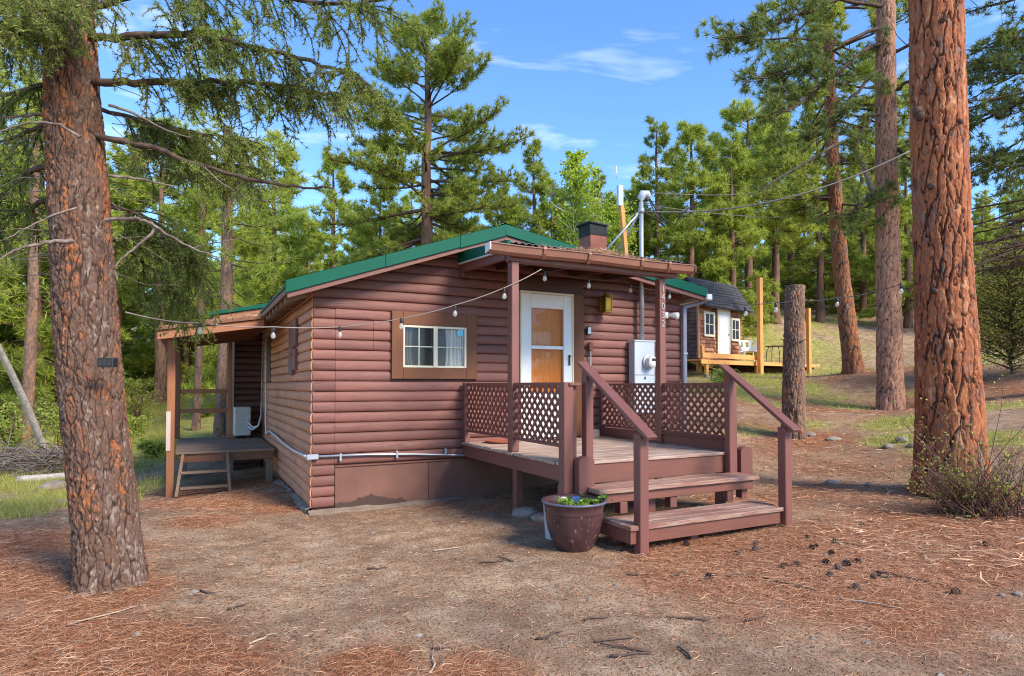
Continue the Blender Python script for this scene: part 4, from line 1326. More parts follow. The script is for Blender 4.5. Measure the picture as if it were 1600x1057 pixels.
# bark with real plates -----------------------------------------------------
def worley(u, v, period, seed):
    """F1, F2-F1 and cell id on a grid wrapped in u"""
    rs = np.random.RandomState(seed)
    NV = 512
    jx = rs.rand(period, NV); jy = rs.rand(period, NV); idr = rs.rand(period, NV)
    ui = np.floor(u).astype(int); vi = np.floor(v).astype(int)
    f1 = np.full(u.shape, 9.); f2 = np.full(u.shape, 9.); cid = np.zeros(u.shape)
    for du in (-1, 0, 1):
        for dv in (-1, 0, 1):
            a = ui + du; b = vi + dv
            am = a % period; bm_ = b % NV
            d = np.hypot(a + jx[am, bm_] - u, b + jy[am, bm_] - v)
            new = d < f1
            f2 = np.where(new, f1, np.minimum(f2, d)); cid = np.where(new, idr[am, bm_], cid)
            f1 = np.where(new, d, f1)
    return f1, f2 - f1, cid


def bark_trunk(name, path, radii, mat, parent, nu=150, dz=.022, cw=.08, chh=.3, depth=.022, seed=1, crk=.16, flare=None, fw=.03, fh=.06, fdepth=.008, warp=.9):
    """trunk surface with plates; path (n,3), radii (n)"""
    path = np.asarray(path, float); radii = np.asarray(radii, float)
    z = path[:, 2]
    nv = int((z[-1] - z[0]) / dz) + 2
    zz = np.linspace(z[0], z[-1], nv)
    cx_ = np.interp(zz, z, path[:, 0]); cy_ = np.interp(zz, z, path[:, 1]); rr = np.interp(zz, z, radii)
    a = np.arange(nu) / nu * 2 * math.pi
    ca = math.atan2(CY, SY)                                   # the seam looks away from the clearing
    A_, Z_ = np.meshgrid(a, zz, indexing='xy')
    um = A_ * radii.mean()                                    # metres round the trunk
    per = max(6, int(round(2 * math.pi * radii.mean() / cw)))
    n1 = fbm(um * 5 + seed, Z_ * 1.8 + 3, 3) - .5
    n2 = fbm(um * 22 + seed, Z_ * 9, 3) - .5
    n3 = fbm(um * 90 + seed, Z_ * 45, 3)
    U = um / cw + n1 * 1.0 + n2 * warp
    Vv = Z_ / chh + n1 * 1.0 + n2 * warp * .6
    f1, g, cid = worley(U, Vv, per, seed)
    per2 = max(8, int(round(2 * math.pi * radii.mean() / fw)) + 4)
    f1b, g2, cid2 = worley(um / fw + n2 * 1.4 + n3 * .5, Z_ / fh + n2 * 1.2 + n3 * .5, per2, seed + 5)
    plate = np.clip((g - .015) / crk, 0, 1)
    e2 = np.clip(g2 / .16, 0, 1)
    h = depth * (plate - 1) + fdepth * ((cid2 - .5) - .6 * (1 - e2)) * (.25 + .75 * plate) + fdepth * .5 * (n3 - .5) + depth * .4 * (n2)
    crack = plate * (.72 + .28 * e2)
    tone = np.clip(.62 * cid2 + .5 * (fbm(um * 12 + 4, Z_ * 3.0 + seed, 3) - .5) * 1.9 + .19 + .15 * (cid - .5), 0, 1)
    fl = np.ones_like(A_)
    if flare is not None:
        fl = 1 + flare[0] * np.exp(-(Z_ - z[0]) / flare[1]) * (1 + .35 * np.sin(A_ * 4 + seed) + .2 * np.sin(A_ * 7 + 2 * seed))
    r = rr[:, None] * fl * (1 + .03 * (fbm(np.cos(A_) + 3, np.sin(A_) + Z_ * .8, 2) - .5)) + h
    V = np.stack([cx_[:, None] + r * np.cos(A_ + ca), cy_[:, None] + r * np.sin(A_ + ca), Z_], -1).reshape(-1, 3)
    i, j = np.meshgrid(np.arange(nv - 1), np.arange(nu), indexing='ij'); i = i.ravel(); j = j.ravel(); k_ = (j + 1) % nu
    F_ = np.stack([i * nu + j, i * nu + k_, (i + 1) * nu + k_, (i + 1) * nu + j], 1)
    top = (np.arange(nu) + (nv - 1) * nu)[None, :]
    o = mk(name, V, [F_, top], mat, parent, True)
    me = o.data
    for nm, val in (('crack', crack), ('pid', tone)):
        at_ = me.attributes.new(nm, 'FLOAT', 'POINT'); at_.data.foreach_set('value', val.ravel().astype(np.float32))
    return o


def fir_spray(path, rs, P, A, dens=26):
    """needle positions along a thin twig path"""
    for a, b in zip(path[:-1], path[1:]):
        n = max(2, int(np.linalg.norm(b - a) * dens))
        for q in range(n):
            P.append(a + (b - a) * (q + rs.rand()) / n); A.append(unit(b - a))


# ------------------------------------------------------------------ big fir, left foreground
fb = at(178, 905, 4.62); fz = g1(fb[0], fb[1])
fir = empty('fir_tree', (fb[0], fb[1], fz), 'massive rough-barked fir trunk in the left foreground with drooping branches', 'tree')
fpx = [(178, 905), (160, 760), (146, 640), (135, 500), (125, 330), (113, 150), (106, 0), (100, -160)]
fpath = np.array([at(x, y, 4.62) for x, y in fpx]); fpath[0, 2] = fz - .12
fr_ = np.array([.268, .268, .262, .258, .247, .222, .204, .195]) * .80
top = fpath[-1] + np.outer(np.linspace(.2, 1, 6), (fpath[-1] - fpath[-3]) / (fpath[-1] - fpath[-3])[2] * 11)
bark_trunk('trunk', fpath, fr_, M['bark_fir'], fir, nu=320, dz=.0095, cw=.046, chh=.24, depth=.011, seed=3, crk=.34, fw=.016, fh=.032, fdepth=.014, warp=1.4, flare=(.34, .22))
tube('upper_trunk', np.concatenate([fpath[-1:] - [[0, 0, .05]], top]), np.concatenate([[.19], np.linspace(.17, .03, 6)]), M['trunk_far'], fir, 12)
rs = np.random.RandomState(21)
fl_live = Soup(); fl_dead = Soup(); FP = []; FA = []


def pxlimb(pts, D0, D1, r, soup, n=5):
    m = len(pts)
    path = np.array([at(x, y, D0 + (D1 - D0) * i / (m - 1)) for i, (x, y) in enumerate(pts)])
    # smooth
    tt = np.linspace(0, m - 1, m * 4)
    path = np.stack([np.interp(tt, np.arange(m), path[:, c]) for c in range(3)], 1)
    for _ in range(2): path[1:-1] = (path[:-2] + path[1:-1] * 2 + path[2:]) / 4
    path[1:-1] += rs.normal(size=path[1:-1].shape) * r * .25
    soup.tube(path, r * np.linspace(1, .3, len(path)), n)
    return path


def drape(path, u0, u1, n, lmin, lmax, droop=.8, dens=30, side=.7):
    """hanging fir twigs along a limb"""
    for i in range(n):
        u = rs.uniform(u0, u1) * (len(path) - 1.001); k0 = int(u)
        pt = path[k0] + (path[k0 + 1] - path[k0]) * (u - k0)
        dr = unit(path[k0 + 1] - path[k0])
        sd = unit(np.cross(dr, (0, 0, 1))) * rs.choice((-1, 1))
        L = rs.uniform(lmin, lmax)
        d = unit(dr * rs.uniform(.2, .9) + sd * rs.uniform(.1, side) + np.array([0, 0, rs.uniform(-droop, .15)]))
        q = [pt]
        for j in range(4):
            d = unit(d + np.array([0, 0, -.22 * droop]) + rs.normal(size=3) * .16)
            q.append(q[-1] + d * L / 4)
        q = np.array(q)
        fl_live.tube(q, [.007, .006, .005, .004, .002], 3)
        fir_spray(q, rs, FP, FA, dens)
        for j in range(int(3 + L * 14)):
            v = rs.uniform(.1, 3.99); a0 = int(v); pp = q[a0] + (q[a0 + 1] - q[a0]) * (v - a0)
            d2 = unit((q[a0 + 1] - q[a0]) * 1.5 + rs.normal(size=3) * .12 + np.array([0, 0, -.05 * droop]))
            l2 = rs.uniform(.06, .20)
            q2 = np.array([pp, pp + d2 * l2 * .5, pp + unit(d2 + np.array([0, 0, -.3 * droop])) * l2])
            fl_live.tube(q2, [.003, .003, .001], 3)
            fir_spray(q2, rs, FP, FA, dens * 1.3)


L1 = pxlimb([(140, 60), (230, 58), (310, 50), (380, 72), (450, 85), (525, 112), (560, 118)], 4.6, 4.3, .03, fl_live)
drape(L1, .08, 1, 62, .2, .5)
L1b = pxlimb([(140, 10), (260, -25), (400, -12), (520, 10), (600, 0)], 4.6, 4.2, .03, fl_live); drape(L1b, .2, 1, 44, .25, .6)
L2 = pxlimb([(145, 127), (220, 128), (300, 132), (380, 128), (460, 138), (540, 150)], 4.6, 4.7, .032, fl_live)
drape(L2, .18, 1, 64, .15, .42)
L3 = pxlimb([(150, 212), (240, 232), (320, 262), (400, 282), (450, 292), (520, 295)], 4.6, 4.5, .024, fl_live)
drape(L3, .1, .55, 8, .12, .3)
L4 = pxlimb([(155, 170), (230, 190), (310, 210), (380, 215)], 4.7, 5.6, .018, fl_live); drape(L4, .15, 1, 60, .2, .5)
L4b = pxlimb([(155, 215), (240, 235), (330, 255), (400, 262)], 4.8, 5.8, .018, fl_live); drape(L4b, .15, 1, 52, .2, .45)
L5 = pxlimb([(158, 320), (220, 335), (280, 370), (310, 420)], 4.8, 5.9, .016, fl_live); drape(L5, .2, 1, 60, .25, .6, 1.0)
L6 = pxlimb([(160, 360), (210, 400), (250, 430), (290, 470)], 4.9, 6.2, .014, fl_live); drape(L6, .3, 1, 26, .25, .55, 1.0)
for pts, D1, nn in [([(95, 60), (50, 40), (0, 30), (-60, 40)], 3.9, 34), ([(95, 10), (60, -10), (0, -20), (-60, -10)], 3.6, 34), ([(90, 130), (50, 140), (0, 150), (-50, 150)], 4.9, 10),
                    ([(100, 20), (110, -10), (130, -30), (150, -40)], 3.9, 18), ([(95, 250), (40, 270), (0, 310), (-40, 330)], 5.3, 14), ([(95, 300), (40, 330), (-20, 350)], 5.8, 22), ([(100, 180), (40, 210), (-30, 230)], 5.6, 22)]:
    q = pxlimb(pts, 4.6, D1, .025, fl_live); drape(q, .15, 1, nn, .2, .5, .9)
# dead limbs
pxlimb([(165, 345), (215, 341), (240, 352), (262, 368), (300, 388), (338, 402)], 4.45, 4.25, .016, fl_dead)
pxlimb([(243, 357), (228, 375), (205, 392), (185, 408), (178, 425), (186, 440)], 4.38, 4.3, .012, fl_dead)
pxlimb([(115, 376), (80, 378), (45, 385), (15, 395), (-10, 412)], 4.36, 4.1, .018, fl_dead)
pxlimb([(120, 325), (85, 335), (40, 358), (-10, 382)], 4.38, 4.2, .010, fl_dead)
pxlimb([(125, 215), (95, 195), (60, 190), (20, 198), (-10, 210)], 4.38, 4.2, .013, fl_dead)
pxlimb([(80, 178), (40, 180), (-10, 185)], 4.6, 4.5, .016, fl_dead)
pxlimb([(170, 275), (210, 279), (255, 288), (275, 291)], 4.5, 4.5, .013, fl_dead)
pxlimb([(300, 388), (330, 380), (380, 372)], 4.3, 4.4, .004, fl_dead)
pxlimb([(170, 165), (215, 180), (260, 205), (300, 215)], 4.5, 4.6, .012, fl_dead)
pxlimb([(320, 262), (350, 290), (390, 310), (440, 318)], 4.5, 4.6, .006, fl_dead)
for _ in range(46):
    x, y = rs.uniform(60, 200), rs.uniform(60, 440)
    s_ = rs.choice((-1, 1)); L_ = rs.uniform(40, 130)
    pxlimb([(130 + s_ * 45, y), (130 + s_ * (45 + L_ * .5), y + rs.uniform(-15, 25)), (130 + s_ * (45 + L_), y + rs.uniform(-10, 60))], 4.7, rs.uniform(4.3, 5.4), .004, fl_dead, 3)
fl_live.build('branches', M['limb_bark'], fir)
fl_dead.build('dead_branches', M['limb_grey'], fir)
FP = np.array(FP); FA = np.array(FA)
nd = needle_tris(FP, FA, rs, 7, .036, .0034, .95, .01)

mk('foliage', nd, [np.arange(len(nd)).reshape(-1, 3)], M['fir_needle'], fir)
# upper crown of the fir, above the frame
tp, tr, lb, nd = pine_parts(77, 11, .16, .02, 2.6, 34, K=16, ln=.16, w=.012, shape='cone', dens=.9)
off = fpath[-1] + np.array([0, 0, .3])
mk('crown', nd + off, [np.arange(len(nd)).reshape(-1, 3)], M['fir_needle'], fir)
lb.V = [v + off for v in lb.V]; lb.build('crown_branches', M['limb_bark'], fir)
# solar lamp on the trunk
slp = at(168, 567, 4.33)
sl_ = empty('solar_light', slp, 'small black solar lamp fixed to the left fir trunk', 'lamp')
rv = RT * 1; fv = np.array([SY, CY, 0])
def obox(name, c, hw, hd, hh, mat, parent, bev=.003):
    P = [c + rv * a * hw + fv * b * hd + np.array([0, 0, e * hh]) for e in (-1, 1) for a, b in ((-1, -1), (1, -1), (1, 1), (-1, 1))]
    return hexa(name, P, mat, parent, bev)
obox('case', slp, .055, .03, .032, M['black_plastic'], sl_)
for i in range(3): obox('cell', slp + rv * (-.032 + i * .032) - fv * .0315, .013, .0015, .02, M['wire_dark'], sl_, 0)

# ------------------------------------------------------------------ right ponderosa
rb = at(1487, 765, 8.0); rz_ = g1(rb[0], rb[1])
pond = empty('ponderosa_pine', (rb[0], rb[1], rz_), 'huge orange-barked pine trunk in the right foreground', 'tree')
ppx = [(1487, 770), (1483, 640), (1478, 520), (1472, 400), (1468, 250), (1464, 100), (1461, -40), (1459, -150)]
pp_ = np.array([at(x, y, 8.0) for x, y in ppx]); pp_[0, 2] = rz_ - .15
pr_ = np.array([.48, .44, .405, .382, .372, .362, .35, .34]) * .84
bark_trunk('trunk', pp_, pr_, M['bark_orange'], pond, nu=280, dz=.015, cw=.115, chh=.7, depth=.026, seed=9, crk=.19, fw=.034, fh=.075, fdepth=.009, flare=(.25, .35))
tp, tr, lb, nd = pine_parts(78, 16, .30, .22, 3.2, 60, K=16, ln=.2, w=.014, dens=.8)
off = pp_[-1] + np.array([0, 0, -.1])
tube('upper_trunk', tp + off, np.minimum(tr, .28), M['trunk_far'], pond, 14)
mk('crown', nd + off, [np.arange(len(nd)).reshape(-1, 3)], M['pine_needle'], pond)
lb.V = [v + off for v in lb.V]; lb.build('branches', M['limb_bark'], pond)
for px, py, s_ in ((1440, 180, .05), (1502, 190, .03), (1458, 290, .035), (1462, 455, .03), (1437, 172, .05), (1475, 30, .03)):
    c = at(px, py, 7.69)
    V, F_, c_ = tube_arrays([c + FW * .05, c, c - FW * .02], [s_ * 1.3, s_, s_ * .5], 9)
    mk('knot', V, [F_, np.concatenate(c_)], M['limb_bark'], pond, True)

# ------------------------------------------------------------------ mid trees on the right
def mid_tree(name, label, pts, D, radii, mat, seed, group=None, flare=(.25, .3), dz=.03, nu=110):
    b = at(pts[0][0], pts[0][1], D); z0 = g1(b[0], b[1])
    o = empty(name, (b[0], b[1], z0), label, 'tree', group)
    path = np.array([at(x, y, D) for x, y in pts]); path[0, 2] = z0 - .1
    bark_trunk('trunk', path, np.array(radii), mat, o, nu=nu, dz=dz, cw=.10, chh=.38, depth=.02, crk=.28, fw=.055, fh=.13, fdepth=.012, seed=seed, flare=flare)
    return o, path


t2, t2p = mid_tree('pine_tree', 'tall straight pinkish pine trunk left of the huge orange one', [(1392, 636), (1390, 560), (1388, 450), (1386, 330), (1384, 200), (1384, 80), (1384, -20), (1385, -120)], 16,
                   [.315, .305, .29, .27, .245, .23, .215, .20], M['bark_pink'], 31)
rs = np.random.RandomState(5)
arch = np.array([at(x, y, 15.7) for x, y in [(1366, 305), (1358, 282), (1346, 250), (1335, 232), (1318, 222), (1295, 232), (1270, 248), (1235, 268), (1208, 284), (1185, 300)]])
tube('dead_branch', arch, np.linspace(.075, .02, 10), M['limb_grey'], t2, 7)
P = []; A = []
for pts, n in [([(1375, 70), (1330, 95), (1290, 130), (1245, 165), (1195, 190)], 20), ([(1372, 45), (1320, 60), (1270, 90), (1225, 115), (1160, 130)], 26), ([(1375, 110), (1335, 150), (1300, 195), (1270, 230)], 12), ([(1375, 10), (1300, 0), (1230, 30), (1180, 60), (1115, 55)], 26),
               ([(1372, 170), (1350, 200), (1330, 250)], 4), ([(1396, 80), (1420, 70), (1450, 50)], 3), ([(1397, 140), (1418, 130), (1440, 125)], 4), ([(1360, 305), (1330, 330), (1300, 345)], 6), ([(1395, 230), (1410, 240), (1425, 250)], 3), ([(1375, 300), (1350, 318), (1335, 322)], 5)]:
    lt = Soup()
    q = np.array([at(x, y, 15.9 - .25 * i) for i, (x, y) in enumerate(pts)])
    tt = np.linspace(0, len(q) - 1, len(q) * 3); q = np.stack([np.interp(tt, np.arange(len(q)), q[:, c]) for c in range(3)], 1); q[1:] += rs.normal(size=q[1:].shape) * .04
    lt.tube(q, np.linspace(.055, .015, len(q)), 5)
    for i in range(int(n * 1.7)):
        u = rs.uniform(.25, 1) * (len(q) - 1.01); k0 = int(u); pt = q[k0]; dr = unit(q[k0 + 1] - q[k0])
        d = unit(dr + rs.normal(size=3) * .7 + np.array([0, 0, .2])); L = rs.uniform(.3, .9)
        lt.tube([pt, pt + d * L * .5, pt + unit(d + np.array([0, 0, .3])) * L], [.014, .011, .006], 3)
        for _ in range(4):
            P.append(pt + d * L * rs.uniform(.5, 1.05) + rs.normal(size=3) * .08); A.append(unit(d + rs.normal(size=3) * .4 + np.array([0, 0, .4])))
    lt.build('branch', M['limb_bark'], t2)
for px, py in ((1384, 132), (1383, 300), (1390, 292), (1372, 345)):
    for _ in range(4): P.append(at(px, py, 15.7) + rs.normal(size=3) * .06); A.append(unit(rs.normal(size=3) + np.array([0, 0, .5])))
nd = needle_tris(np.array(P), np.array(A), rs, 30, .19, .011, .8)
mk('foliage', nd, [np.arange(len(nd)).reshape(-1, 3)], M['pine_needle_dark'], t2)
tp, tr, lb, nd = pine_parts(79, 12, .22, .12, 2.6, 50, K=16, ln=.2, w=.014, dens=.8)
off = t2p[-1] + np.array([0, 0, -.1]); tube('upper_trunk', tp + off, tr, M['trunk_far'], t2, 10)
mk('crown', nd + off, [np.arange(len(nd)).reshape(-1, 3)], M['pine_needle'], t2)
lb.V = [v + off for v in lb.V]; lb.build('crown_branches', M['limb_bark'], t2)

t3, t3p = mid_tree('pine_tree', 'leaning rust-barked pine with wide open crown behind the stump', [(1335, 580), (1326, 520), (1316, 440), (1308, 350), (1301, 250), (1297, 150), (1295, 60), (1293, -40)], 20.5,
                   [.30, .28, .25, .225, .20, .178, .155, .135], M['bark_rust'], 41)
lt = Soup(); P = []; A = []
rs = np.random.RandomState(15)
for i in range(60):
    f = rs.uniform(0, 1); y = 330 - f * 400
    st = np.array([np.interp(-y, [-p[1] for p in [(0, 580), (0, 520), (0, 440), (0, 350), (0, 250), (0, 150), (0, 60), (0, -40)]], t3p[:, c]) for c in range(3)])
    az = rs.uniform(0, 6.28)
    L = rs.uniform(1.6, 3.7) * (.8 + .3 * math.sin(f * 3))
    q = limb_path(st, az, rs.uniform(-.35, .35), L, rs, 6, .25, .5)
    lt.tube(q, np.linspace(.05, .012, 7), 4)
    for j in range(int(5 + L * 2.4)):
        u = rs.uniform(.3, 1) * 5.99; k0 = int(u); pt = q[k0] + (q[k0 + 1] - q[k0]) * (u - k0); dr = unit(q[k0 + 1] - q[k0])
        d = unit(dr + rs.normal(size=3) * .7 + np.array([0, 0, .25])); l2 = rs.uniform(.25, .9)
        lt.tube([pt, pt + d * l2], [.012, .006], 3)
        for _ in range(4):
            P.append(pt + d * l2 * rs.uniform(.5, 1.1) + rs.normal(size=3) * .1); A.append(unit(d + rs.normal(size=3) * .4 + np.array([0, 0, .5])))
lt.build('branches', M['limb_bark'], t3)
nd = needle_tris(np.array(P), np.array(A), rs, 30, .23, .015, .8)
mk('crown', nd, [np.arange(len(nd)).reshape(-1, 3)], M['pine_needle'], t3)

# dead standing stump
sb = at(1240, 682, 12.6); sz = g1(sb[0], sb[1])
stump = empty('tree_stump', (sb[0], sb[1], sz), 'tall dead pine stump with flat cut top behind the stair rail', 'stump')
bp = np.array([at(x, y, 12.6) for x, y in [(1240, 682), (1240, 600), (1241, 520), (1242, 447)]]); bp[0, 2] = sz - .1
bark_trunk('trunk', bp, np.array([.225, .212, .195, .185]), M['bark_dark'], stump, nu=140, dz=.016, cw=.05, chh=.26, depth=.018, seed=51, crk=.25, fw=.03, fh=.06, fdepth=.016, flare=(.22, .3))
tube('rope', [at(1221, 530, 12.4), at(1240, 536, 12.36), at(1259, 531, 12.4)], .01, M['wire_dark'], stump, 5)

# ------------------------------------------------------------------ background woods
PR = {}
PR['house'] = proto(101, 15.2, .33, .36, 3.9, 96, 'pine_needle', K=26, ln=.25, w=.014, dens=1.7, shape='round', sides=12, dead=16)
PR['full'] = proto(102, 12, .22, .10, 3.0, 84, 'pine_needle_light', K=20, ln=.34, w=.021, dens=1.35, shape='other')
PR['cone'] = proto(103, 11, .18, .08, 2.7, 84, 'pine_needle', K=20, ln=.32, w=.021, dens=1.35, shape='cone')
PR['open'] = proto(104, 13, .24, .40, 3.2, 64, 'pine_needle_light', K=20, ln=.34, w=.021, dens=1.35, shape='round')
PR['tall'] = proto(105, 14, .22, .22, 2.9, 76, 'pine_needle', K=20, ln=.32, w=.020, dens=1.35, shape='other')
PR['light'] = proto(106, 10, .16, .05, 3.0, 80, 'pine_needle_light', K=18, ln=.36, w=.023, dens=1.35, shape='other')
PR['low'] = proto(107, 6, .10, .02, 2.5, 74, 'pine_needle_light', K=18, ln=.34, w=.024, dens=1.2, shape='other')
PR['spring'] = proto(108, 6, .10, .02, 2.5, 74, 'spring_leaf', K=18, ln=.30, w=.035, dens=1.2, shape='other')


def bg(kind, px, D, top, name, label, group=None, sxy=1.0, base=None):
    p = at(px, HORIZON, D); z = g1(p[0], p[1])
    H0 = {'house': 15.2, 'full': 12, 'cone': 11, 'open': 13, 'tall': 14, 'light': 10, 'low': 6, 'spring': 6}[kind]
    Ht = 1.5 + (HORIZON - top) * D / FPX - z
    s = Ht / H0
    return place_tree(name, (p[0], p[1], z - .05), *PR[kind], None, label, group, s, R.uniform(0, 6.28), sxy)


ADJ = {'full': 'broad', 'cone': 'pointed', 'open': 'bare-stemmed', 'tall': 'slender tall', 'light': 'bushy pale', 'low': 'young', 'spring': 'young yellow-green', 'house': 'tall'}


def wood(lst, marks, group, sxy):
    """trees of a wood; each label names the tree's build, what it stands behind and its row"""
    place = lambda px: next(m for lim, m in marks if px < lim)
    keys = {}
    for t_ in lst: keys.setdefault((t_[0], place(t_[1])), []).append(t_)
    for (kind, where), ts in keys.items():
        ts.sort(key=lambda q: q[2])
        for i, (k_, px, D, top) in enumerate(ts):
            row = '' if len(ts) == 1 else (('nearer ', 'farther ')[i] if len(ts) == 2 else ('nearest ', 'middle ', 'farthest ', 'most distant ')[i])
            bg(k_, px, D, top, 'pine_tree', (row + ADJ[k_] + ' pine ' + where), group, sxy)


bg('house', 664, 22, 2, 'pine_tree', 'tall pine with bare lower trunk rising behind the cabin roof', sxy=1.0)
for kind, px, D, top, label in [
    ('cone', 835, 34, 218, 'small pointed pine on the skyline behind the cabin ridge'),
    ('cone', 935, 40, 262, 'short pine just left of the white antenna on the skyline'),
    ('tall', 1025, 32, 185, 'leftmost tall pine of the wood right of the sky gap'),
    ('tall', 775, 30, 268, 'low pine right behind the tall pine at the cabin roof'),
    ('light', 590, 27, 290, 'low bushy pine left of the tall pine behind the roof'),
    ('light', 420, 26, 225, 'pale green pine above the side porch roof'),
    ('full', 520, 40, 240, 'distant pine between the side porch and the tall pine')]:
    bg(kind, px, D, top, 'pine_tree', label, 'skyline pines')
wood([('full', 1085, 29, 190), ('cone', 1120, 36, 205), ('open', 1172, 33, 150), ('open', 1213, 34, 170), ('tall', 1283, 36, 160), ('full', 1240, 42, 230), ('cone', 1350, 38, 190), ('full', 1420, 34, 230),
                         ('cone', 1060, 44, 230), ('light', 1330, 46, 290), ('light', 1180, 50, 310), ('light', 1120, 48, 300), ('light', 1400, 44, 320), ('full', 1540, 40, 300), ('cone', 1600, 34, 280), ('full', 1650, 30, 200), ('light', 1470, 48, 330), ('cone', 1540, 52, 310), ('full', 1290, 55, 300), ('full', 1000, 50, 270), ('tall', 1450, 56, 250), ('full', 1210, 58, 330), ('low', 1140, 40, 400), ('low', 1195, 44, 390), ('low', 1255, 47, 395), ('low', 1310, 50, 385), ('low', 1365, 44, 400), ('low', 1420, 40, 390), ('low', 1480, 42, 385), ('low', 1040, 38, 400), ('low', 1095, 42, 385), ('low', 1230, 60, 350), ('low', 1350, 62, 340), ('light', 1260, 50, 280), ('light', 1385, 40, 240), ('full', 1145, 30, 215), ('low', 1345, 56, 360), ('light', 1440, 46, 300), ('low', 1500, 44, 360), ('low', 1560, 46, 350), ('light', 1590, 48, 300), ('full', 1340, 60, 260), ('light', 1205, 46, 330)],
     [(1070, 'of the right wood, rising behind the service mast'), (1110, 'rising above the left end of the shed roof'), (1155, 'rising above the shed door'), (1200, 'behind the tall orange deck post'), (1245, 'right behind the dead stump'),
      (1300, 'between dead stump and leaning rust pine'), (1345, 'behind the leaning rust pine'), (1410, 'behind the tall pinkish trunk'), (1510, 'behind the huge orange trunk'), (9999, 'right of the huge orange trunk')], 'hillside wood on the right', 1.05)
wood([('open', 250, 32, 180), ('full', 60, 26, 120), ('light', 150, 40, 280), ('cone', -40, 24, 60), ('light', 20, 36, 300), ('open', 200, 46, 330), ('light', 290, 38, 330), ('spring', 150, 44, 400), ('light', 90, 42, 330), ('spring', 400, 40, 400), ('spring', 330, 50, 420), ('light', 215, 56, 360), ('light', 100, 52, 360), ('cone', 380, 44, 330),
                         ('full', 300, 55, 350), ('light', 460, 48, 320), ('light', -60, 44, 300), ('full', -120, 30, 150), ('cone', 40, 32, 260), ('spring', 20, 26, 480), ('spring', 100, 34, 450), ('spring', 280, 40, 450), ('low', 440, 36, 400), ('open', 180, 34, 240)],
     [(0, 'beyond the left edge of the picture'), (75, 'left of the foreground fir trunk'), (205, 'behind the foreground fir trunk'), (290, 'just right of the foreground fir trunk'), (345, 'seen above and through the side porch'), (9999, 'above the green extension roof')], 'wood on the left', 1.1)
wood([('full', 700, 46, 300), ('cone', 880, 48, 310), ('light', 780, 42, 320), ('full', 640, 52, 300), ('light', 960, 44, 330), ('light', 560, 44, 330), ('light', 720, 31, 300), ('full', 865, 33, 285), ('light', 800, 29, 318), ('light', 985, 33, 300), ('full', 610, 34, 330), ('light', 935, 31, 322), ('light', 480, 33, 345)],
     [(570, 'above the left slope of the cabin roof'), (660, 'just left of the tall pine behind the cabin'), (740, 'just right of the tall pine behind the cabin'), (830, 'above the cabin ridge'), (900, 'left of the chimney'), (950, 'right behind the chimney'), (9999, 'between chimney and mast')], 'wood behind the cabin', 1.1)
# trees outside the frame that belong to the wood (seen in the panes, shade the yard)
for kind, x, y, h in [('full', -10, -34, 1.0), ('tall', 0, -38, 1.1), ('full', 22, -30, 1.0), ('tall', -14, -6, 1.0)]:
    place_tree('pine_tree', (x, y, g1(x, y) - .05), *PR[kind], None, 'pine of the wood around the clearing, outside the picture', 'pines outside the picture', h, R.uniform(0, 6), 1)

# trunks seen through the side porch
for px, py, D, r_, label in [(345, 690, 18, .20, 'scaly orange pine trunk seen through the side porch'), (306, 680, 21, .13, 'thin dark trunk seen through the side porch'), (40, 690, 17, .16, 'thin dark trunk behind the leaning white trunk')]:
    b = at(px, py, D); z = g1(b[0], b[1]); 
    o = empty('pine_tree', (b[0], b[1], z), label, 'tree')
    bark_trunk('trunk', [(b[0], b[1], z - .1), (b[0] + .1, b[1], z + 4), (b[0] + .1, b[1], z + 9)], np.array([r_, r_ * .85, r_ * .6]), M['bark_dark'], o, nu=60, dz=.06, cw=.07, chh=.2, depth=.02, seed=int(px), flare=(.2, .3))
    tp, tr, lb, nd = pine_parts(int(px) + 3, 9, r_ * .5, .08, 2.2, 44, K=16, ln=.22, w=.014, dens=.9)
    off = np.array([b[0] + .1, b[1], z + 3.2])
    mk('crown', nd + off, [np.arange(len(nd)).reshape(-1, 3)], M['pine_needle_light'], o)
    lb.V = [v + off for v in lb.V]; lb.build('branches', M['limb_bark'], o)

